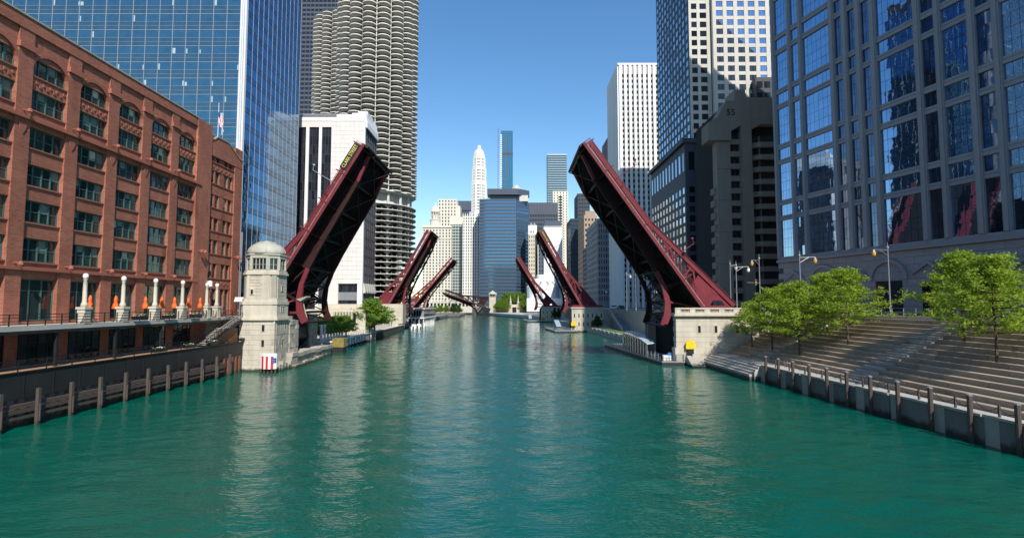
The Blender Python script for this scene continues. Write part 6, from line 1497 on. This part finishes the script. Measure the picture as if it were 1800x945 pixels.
def boat(x, y, rz, s, label):
    t = thing('motor_boat', label, 'boat', (x, y, 0), rz, 'white motor boats moored by the pavilion')
    h = MB(); n = 8; secs = []
    L = 6.5 * s
    for i in range(n + 1):
        f = i / n; w = 1.15 * s * (1 - max(0, (f - .45) / .55) ** 2.2); secs.append((-L / 2 + L * f, max(w, .03), .75 * s + .35 * s * f * f))
    vs = []
    for x_, w, zt_ in secs: vs += [(x_, -w, zt_), (x_, -w * .7, -.15), (x_, w * .7, -.15), (x_, w, zt_)]
    h.add(vs, [(4 * i + a, 4 * i + a + 1, 4 * i + a + 5, 4 * i + a + 4) for i in range(n) for a in range(3)] + [(0, 1, 2, 3)] + [(4 * i, 4 * i + 4, 4 * i + 7, 4 * i + 3) for i in range(n)])
    bmobj('hull', h, 'white_paint', t, False)
    c = MB(); c.prism([(-1.2 * s, .8 * s), (1.5 * s, .95 * s), (.7 * s, 1.75 * s), (-1.2 * s, 1.75 * s)], -.8 * s, .8 * s); bmobj('cabin', c, 'white_paint', t, False)
    c = MB(); c.prism([(-1.0 * s, 1.2 * s), (1.05 * s, 1.2 * s), (.62 * s, 1.62 * s), (-1.0 * s, 1.62 * s)], -.82 * s, .82 * s); bmobj('windscreen', c, 'dark_pane', t, False)
    c = MB(); c.box(-L / 2 - .4 * s, -L / 2 - .02, -.25 * s, .25 * s, .2, 1.15 * s); bmobj('outboard_motor', c, 'car_dark', t, False)
    m = MB(); m.tube((-.8 * s, 0, 1.75 * s), (-.8 * s, 0, 3 * s), .04); bmobj('mast', m, 'white_paint', t, False)
boat(W(736, 0, 250)[0], 248, R(95), 1.15, 'white motor boat nearest, moored at the corner of the river pavilion'); boat(W(744, 0, 256)[0], 255, R(88), 1.1, 'white motor boat moored second behind the nearest one'); boat(W(751, 0, 268)[0], 268, R(92), 1.1, 'white motor boat moored farthest out by the pavilion')
# ------------------------------------------------------------------ second and third bridge houses, right bank
def house(label, px0, px1, d, ztop, D, rows, nx, px2, seed):
    x0, x1 = W(px0, 0, d)[0], W(px1, 0, d)[0]; t = thing('bridge_house', label, 'building', (x0, d, 0))
    box(t, 'wall', 'limestone', x0, x1, d, d + D, -1, ztop - .5); box(t, 'plinth', 'limestone', x0 - .3, x1, d - .3, d + D, -1, 1.6)
    box(t, 'cornice', 'limestone', x0 - .3, x1 + .2, d - .35, d + D, ztop - .5, ztop); box(t, 'roof_railing', 'maroon', x0 + .3, x1, d + .1, d + .25, ztop, ztop + .9)
    boxes(t, 'slit_window', 'hole', [(x0 + (x1 - x0) * (i + .6) / nx - .22, x0 + (x1 - x0) * (i + .6) / nx + .22, d - .03, d, z, z + 1.3) for i in range(nx) for z in rows] + [(x0 + (x1 - x0) * (i + .6) / nx - .32, x0 + (x1 - x0) * (i + .6) / nx + .32, d - .06, d - .031, z - .14, z - .01) for i in range(nx) for z in rows], minpx=4)
    box(t, 'pit_back', 'hole', x0 - .9, x0 - .02, d + .5, d + 1.5, -1, ztop - 1)
house('pale bridge house with two rows of slit windows at the second right leaf', 1001, 1054, 218.5, 9.9, 7, (2.6, 6.0), 7, 0, 1)
house('small pale bridge house at the foot of the third right leaf', 949, 983, 343.5, 9.6, 7, (2.6, 5.6), 5, 0, 2)
def dock2(label, d0, d1, w, px):
    x = W(px, 0, d0)[0]; t = thing('floating_dock', label, 'dock', (x, d0, 0)); q = [(x, d0), (x + w, d0), (x + w - 1, d1), (x - 2.2, d1)]
    bmobj('hull', MB().prism(q, -.5, .45, 'z'), 'blackwall', t); bmobj('deck', MB().prism(q, .46, .8, 'z'), 'grey_metal', t); rail_line(t, q[0], q[3], .8, 1.1, 8); rail_line(t, q[0], q[1], .8, 1.1, 3)
    m = MB(); m.prism([(d0 + 4, 2.2), (d0 + 16, 4.2), (d0 + 16, 4.5), (d0 + 4, 2.5)], x + 1, x + 3, 'x'); bmobj('covered_ramp', m, 'canopy_glass', t)
dock2('grey floating dock moored before the second right bridge house', 213, 240, 9, 972); dock2('grey floating dock moored before the third right bridge house', 338, 368, 10, 926)
yellow_sign(1004, 217.8, 1.6, 'yellow life ring cabinet at the second right bridge house', 1.0); yellow_sign(953, 342.6, 1.6, 'yellow life ring cabinet at the third right bridge house', 1.0)
# planted quay beyond the nearest right bridge: pale kerb wall and grass
pq = thing('planted_quay', 'pale kerbed planting bed on the right quay beyond the nearest bridge', 'planter', (34, 175, 1.6))
for i in range(14):
    y = 130 + i * 7; box(pq, 'kerb', 'concrete', RB(y) + .05, RB(y) + 1.0, y, y + 6.9, 1.61, 2.1); 
    if i > 5: box(pq, 'bed', 'grass_green', RB(y) + 1.02, RB(y) + 3.6, y, y + 6.9, 1.61, 2.3)
rw = thing('retaining_wall', 'grey retaining wall in shade along the right quay', 'wall', (44, 180, 1.6))
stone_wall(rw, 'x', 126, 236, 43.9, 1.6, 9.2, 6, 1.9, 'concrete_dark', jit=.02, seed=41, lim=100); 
rw_items = rw
x = W(1075, 0, 200)[0]
ramp = thing('stair_ramp', 'pale diagonal stair ramp wall on the right quay', 'ramp', (x, 200, 1.6)); m = MB(); m.prism([(190, 1.6), (214, 7.6), (214, 8.8), (190, 2.8)], 38.6, 39.0, 'x'); bmobj('ramp_wall', m, 'concrete', ramp); m = MB(); m.prism([(190, 1.6), (214, 1.6), (214, 7.4)], 39.01, 42.5, 'x'); bmobj('ramp_body', m, 'concrete_dark', ramp)
# ------------------------------------------------------------------ far bank
d = 568
th = thing('tender_house', 'small stone tender house with a pyramid roof by the farthest leaf', 'tower', (W(867, 0, d)[0], d, 3))
x0, x1 = W(861.5, 0, d)[0], W(872.5, 0, d)[0]; zz = lambda y: W(867, y, d)[1]
box(th, 'base', 'limestone', x0 - .6, x1 + .6, d - .4, d + 7, 0, zz(541)); box(th, 'shaft', 'limestone', x0, x1, d, d + 6, 0, zz(522)); box(th, 'lantern', 'dark_pane', x0 + .5, x1 - .5, d + .4, d + 5.6, zz(522), zz(517)); boxes(th, 'lantern_post', 'limestone', [(x0 + (x1 - x0) * i / 4 - .2, x0 + (x1 - x0) * i / 4 + .3, d + .1, d + .6, zz(522), zz(517)) for i in range(5)], minpx=4)
m = MB(); cx = (x0 + x1) / 2; m.lathe([(4.9, zz(517)), (4.9, zz(516)), (3.2, zz(513.5)), (1.5, zz(512)), (.3, zz(510))], 8, (cx, d + 3), math.pi / 8); bmobj('roof', m, 'dome_lead', th)
fw = thing('quay_wall', 'pale stone quay wall with an arched gate on the far bank', 'wall', (W(900, 0, 574)[0], 572, 2))
d = 572
stone_wall(fw, 'y', W(850, 0, d)[0], W(945, 0, d)[0], d, 2.6, 8.6, 6, 2, 'limestone', jit=.05, seed=51, lim=60)
gx_ = W(904, 0, d)[0]; box(fw, 'gate_block', 'limestone', gx_ - 6.5, gx_ + 6.5, d - 1.2, d + 1, 2.6, 11); box(fw, 'gate_opening', 'hole', gx_ - 2.2, gx_ + 2.2, d - 1.25, d - 1.15, 2.6, 8.2); boxes(fw, 'gate_pilaster', 'limestone', [(gx_ + o - .7, gx_ + o + .7, d - 1.8, d - 1.0, 2.6, 11.6) for o in (-4.6, -2.9, 2.9, 4.6)], minpx=4)
for o in (-4, 4):
    m = MB(); m.lathe([(1.1, 11.6), (1.1, 13), (1.5, 13.2), (.9, 14), (.5, 17), (.05, 21)], 8, (gx_ + o, d)); bmobj('obelisk', m, 'limestone', fw)
for k, (px, dd, s, kind, l) in enumerate(((878, 566, 1.5, 0, 'green tree on the far bank just right of the tender house'), (888, 566, 1.45, 1, 'green tree on the far bank, left of the stone gate'), (922, 568, 1.6, 0, 'green tree on the far bank right of the stone gate'), (931, 566, 1.5, 1, 'green tree on the far bank beside the third right leaf'),
        (890, 585, 1.8, 1, 'taller tree behind the far bank wall, left of the gate'), (900, 588, 1.8, 0, 'taller tree behind the far bank wall, above the gate'), (912, 586, 1.85, 1, 'taller tree behind the far bank wall, right of the gate'), (923, 590, 1.7, 0, 'taller tree behind the far bank wall near the third right leaf'))):
    tree(RT[kind], W(px, 0, dd)[0], dd, 2.6 if dd < 570 else 8.4, l, k, s, group='trees on the far bank', name='bank_tree')
for k, (px, dd, s, kind, l) in enumerate(((770, 500, .95, RT[0], 'low green tree on the left bank under the farthest leaf'), (779, 505, .95, RT[1], 'green tree on the left bank beside the dark tree'), (789, 510, .95, RT[0], 'green tree left of the dark conifer on the left bank'), (801, 515, 1.15, DT[0], 'dark green tree under the tip of the farthest leaf'), (809, 520, 1.0, DT[0], 'dark green tree under the middle of the farthest leaf'), (763, 490, .8, DT[0], 'dark low tree near the third left leaf'))):
    tree(kind, W(px, 0, dd)[0], dd, 2.0, l, k, s, group='trees on the left bank under the farthest leaf', name='bank_tree')
slab('left_far_bank', [(LB(470) - 8, 470), (W(815, 0, 520)[0], 500), (W(822, 0, 560)[0], 548), (-66, 640), (-90, 640)], -4, 2.0, 'concrete_dark')
cv = thing('stone_colonnade', 'pale stone street wall with arches in front of the limestone building', 'wall', (W(790, 0, 600)[0], 600, 3)); d = 600
box(cv, 'wall', 'cream_terra', W(752, 0, d)[0], W(846, 0, d)[0], d, d + 4, 2, 13.5); box(cv, 'parapet', 'white_terra', W(752, 0, d)[0], W(846, 0, d)[0], d - .4, d + 4, 13.5, 14.3); boxes(cv, 'arch_opening', 'hole', [(W(756 + 6 * i, 0, d)[0], W(759.6 + 6 * i, 0, d)[0], d - .1, d, 9, 12.6) for i in range(15)], minpx=4)
for k, (px, s, l) in enumerate(((1044, .55, 'small columnar tree by the second right bridge house'), (1081, .7, 'small dark tree on the shaded right quay'))):
    tree(DT[0], W(px, 0, 214)[0], 214, 1.7, l, k, s, name='quay_tree')
for k, (px, l) in enumerate(((972, 'small cypress-like tree in front of the third right bridge house, left'), (979, 'small cypress-like tree in front of the third right bridge house, right'))):
    tree(DT[0], W(px, 0, 341)[0], 341, 2.0, l, k, .42, name='quay_tree', sz=.8)
# ------------------------------------------------------------------ street lamps, signals on the right
def street_lamp(px, d, ptop, arm, label, lit=True, sig=False, second=None):
    x, zt_ = W(px, ptop, d); t = thing('street_lamp', label, 'street lamp', (x, d, 9.1), group='street lamps along the drive on the right')
    m = MB(); m.tube((x, d, 9.1), (x, d, zt_ - .6), .13, .09, 8); m.lathe([(.2, 9.1), (.2, 9.9), (.13, 10)], 8, (x, d)); m.lathe([(.16, zt_ - .7), (.2, zt_ - .5), (.08, zt_ - .3), (.02, zt_ + .5)], 6, (x, d)); bmobj('pole', m, 'grey_metal', t)
    for a in [arm] + ([second] if second else []):
        za = zt_ - .9; m = MB(); m.tube((x, d, za), (x + a, d, za + .1), .05, n=5); m.tube((x, d, za - 1.0), (x + a * .45, d, za - .2), .04, n=5); m.tube((x + a * .45, d, za - .2), (x + a * .6, d, za + .05), .04, n=5); bmobj('arm', m, 'grey_metal', t)
        l = MB(); l.lathe([(.08, za + .1), (.22, za - .2), (.3, za - .35)], 8, (x + a, d)); h = bmobj('lamp_hood', l, 'grey_metal', t)
        l = MB(); l.lathe([(.3, za - .36), (.32, za - .7), (.22, za - 1.0), (.05, za - 1.1)], 8, (x + a, d)); bmobj('lamp_globe', l, 'amber_glass' if lit else 'globe_white', t)
    if sig:
        zs_ = W(px, 497, d)[1]; m = MB(); m.tube((x, d, zs_), (x - 2.6, d, zs_ + .1), .05, n=5); bmobj('signal_arm', m, 'grey_metal', t)
street_lamp(1283, 128, 460, 1.4, 'dark twin street lamp pole just right of the red leaf heel', False); street_lamp(1293.5, 118, 462, 2.7, 'street lamp with a long arm, second right of the red leaf', False)
street_lamp(1334, 112, 450, -1.5, 'street lamp with an amber globe on its left arm and a signal arm below', True, True); street_lamp(1405, 100, 444, 2.9, 'street lamp with an amber globe on a long right arm above the trees', True)
street_lamp(1560, 92, 430, -2.4, 'street lamp with an amber globe farthest right above the steps', True)
x = W(1313, 0, 112)[0]; z = W(1313, 496, 112)[1]
tl = thing('traffic_light', 'black traffic light hanging from the signal arm right of the red leaf', 'traffic light', (x, 112, z - .7))
box(tl, 'housing', 'blackiron', x - .22, x + .22, 111.8, 112.15, z - .7, z + .7)
for i in range(3):
    m = MB(); m.prism([(x + .15 * math.cos(a * math.pi / 5), z - .44 + .44 * i + .15 * math.sin(a * math.pi / 5)) for a in range(10)], 111.7, 111.79); bmobj('lens', m, ('sign_green', 'amber_glass', 'red_paint')[i], tl)
sg = thing('street_sign', 'green street name sign hanging above the trees on the right', 'sign', (W(1440, 497, 98)[0], 98, 14)); x, z = W(1440, 497, 98)
box(sg, 'board', 'sign_green', x - .75, x + .75, 97.9, 98, z - .3, z + .3)
m = MB(); m.tube((x - .7, 98.1, z + .35), (x + 3.4, 98.1, z + .5), .05); m.tube((x + 3.4, 98.1, 9.1), (x + 3.4, 98.1, z + .6), .1); bmobj('mast_arm', m, 'grey_metal', sg)
# small lamps on the far right street behind the red leaf
for k, (px, d, pt, l) in enumerate(((1060, 215, 506, 'thin street lamp left of the white slab, behind the second bridge house'), (1101, 175, 478, 'thin street lamp in front of the white slab tower'), (1117, 170, 474, 'thin street lamp beside the nearest red leaf underside'))): street_lamp(px, d, pt, 1.3, l, False)
for k, (px, d, m_, l) in enumerate(((1072, 205, 'car_white', 'white car on the drive behind the shaded quay wall'), (1084, 200, 'car_dark', 'dark car on the drive behind the shaded quay wall'))): car(W(px, 0, d)[0], d, 9.15, R(95), m_, l)
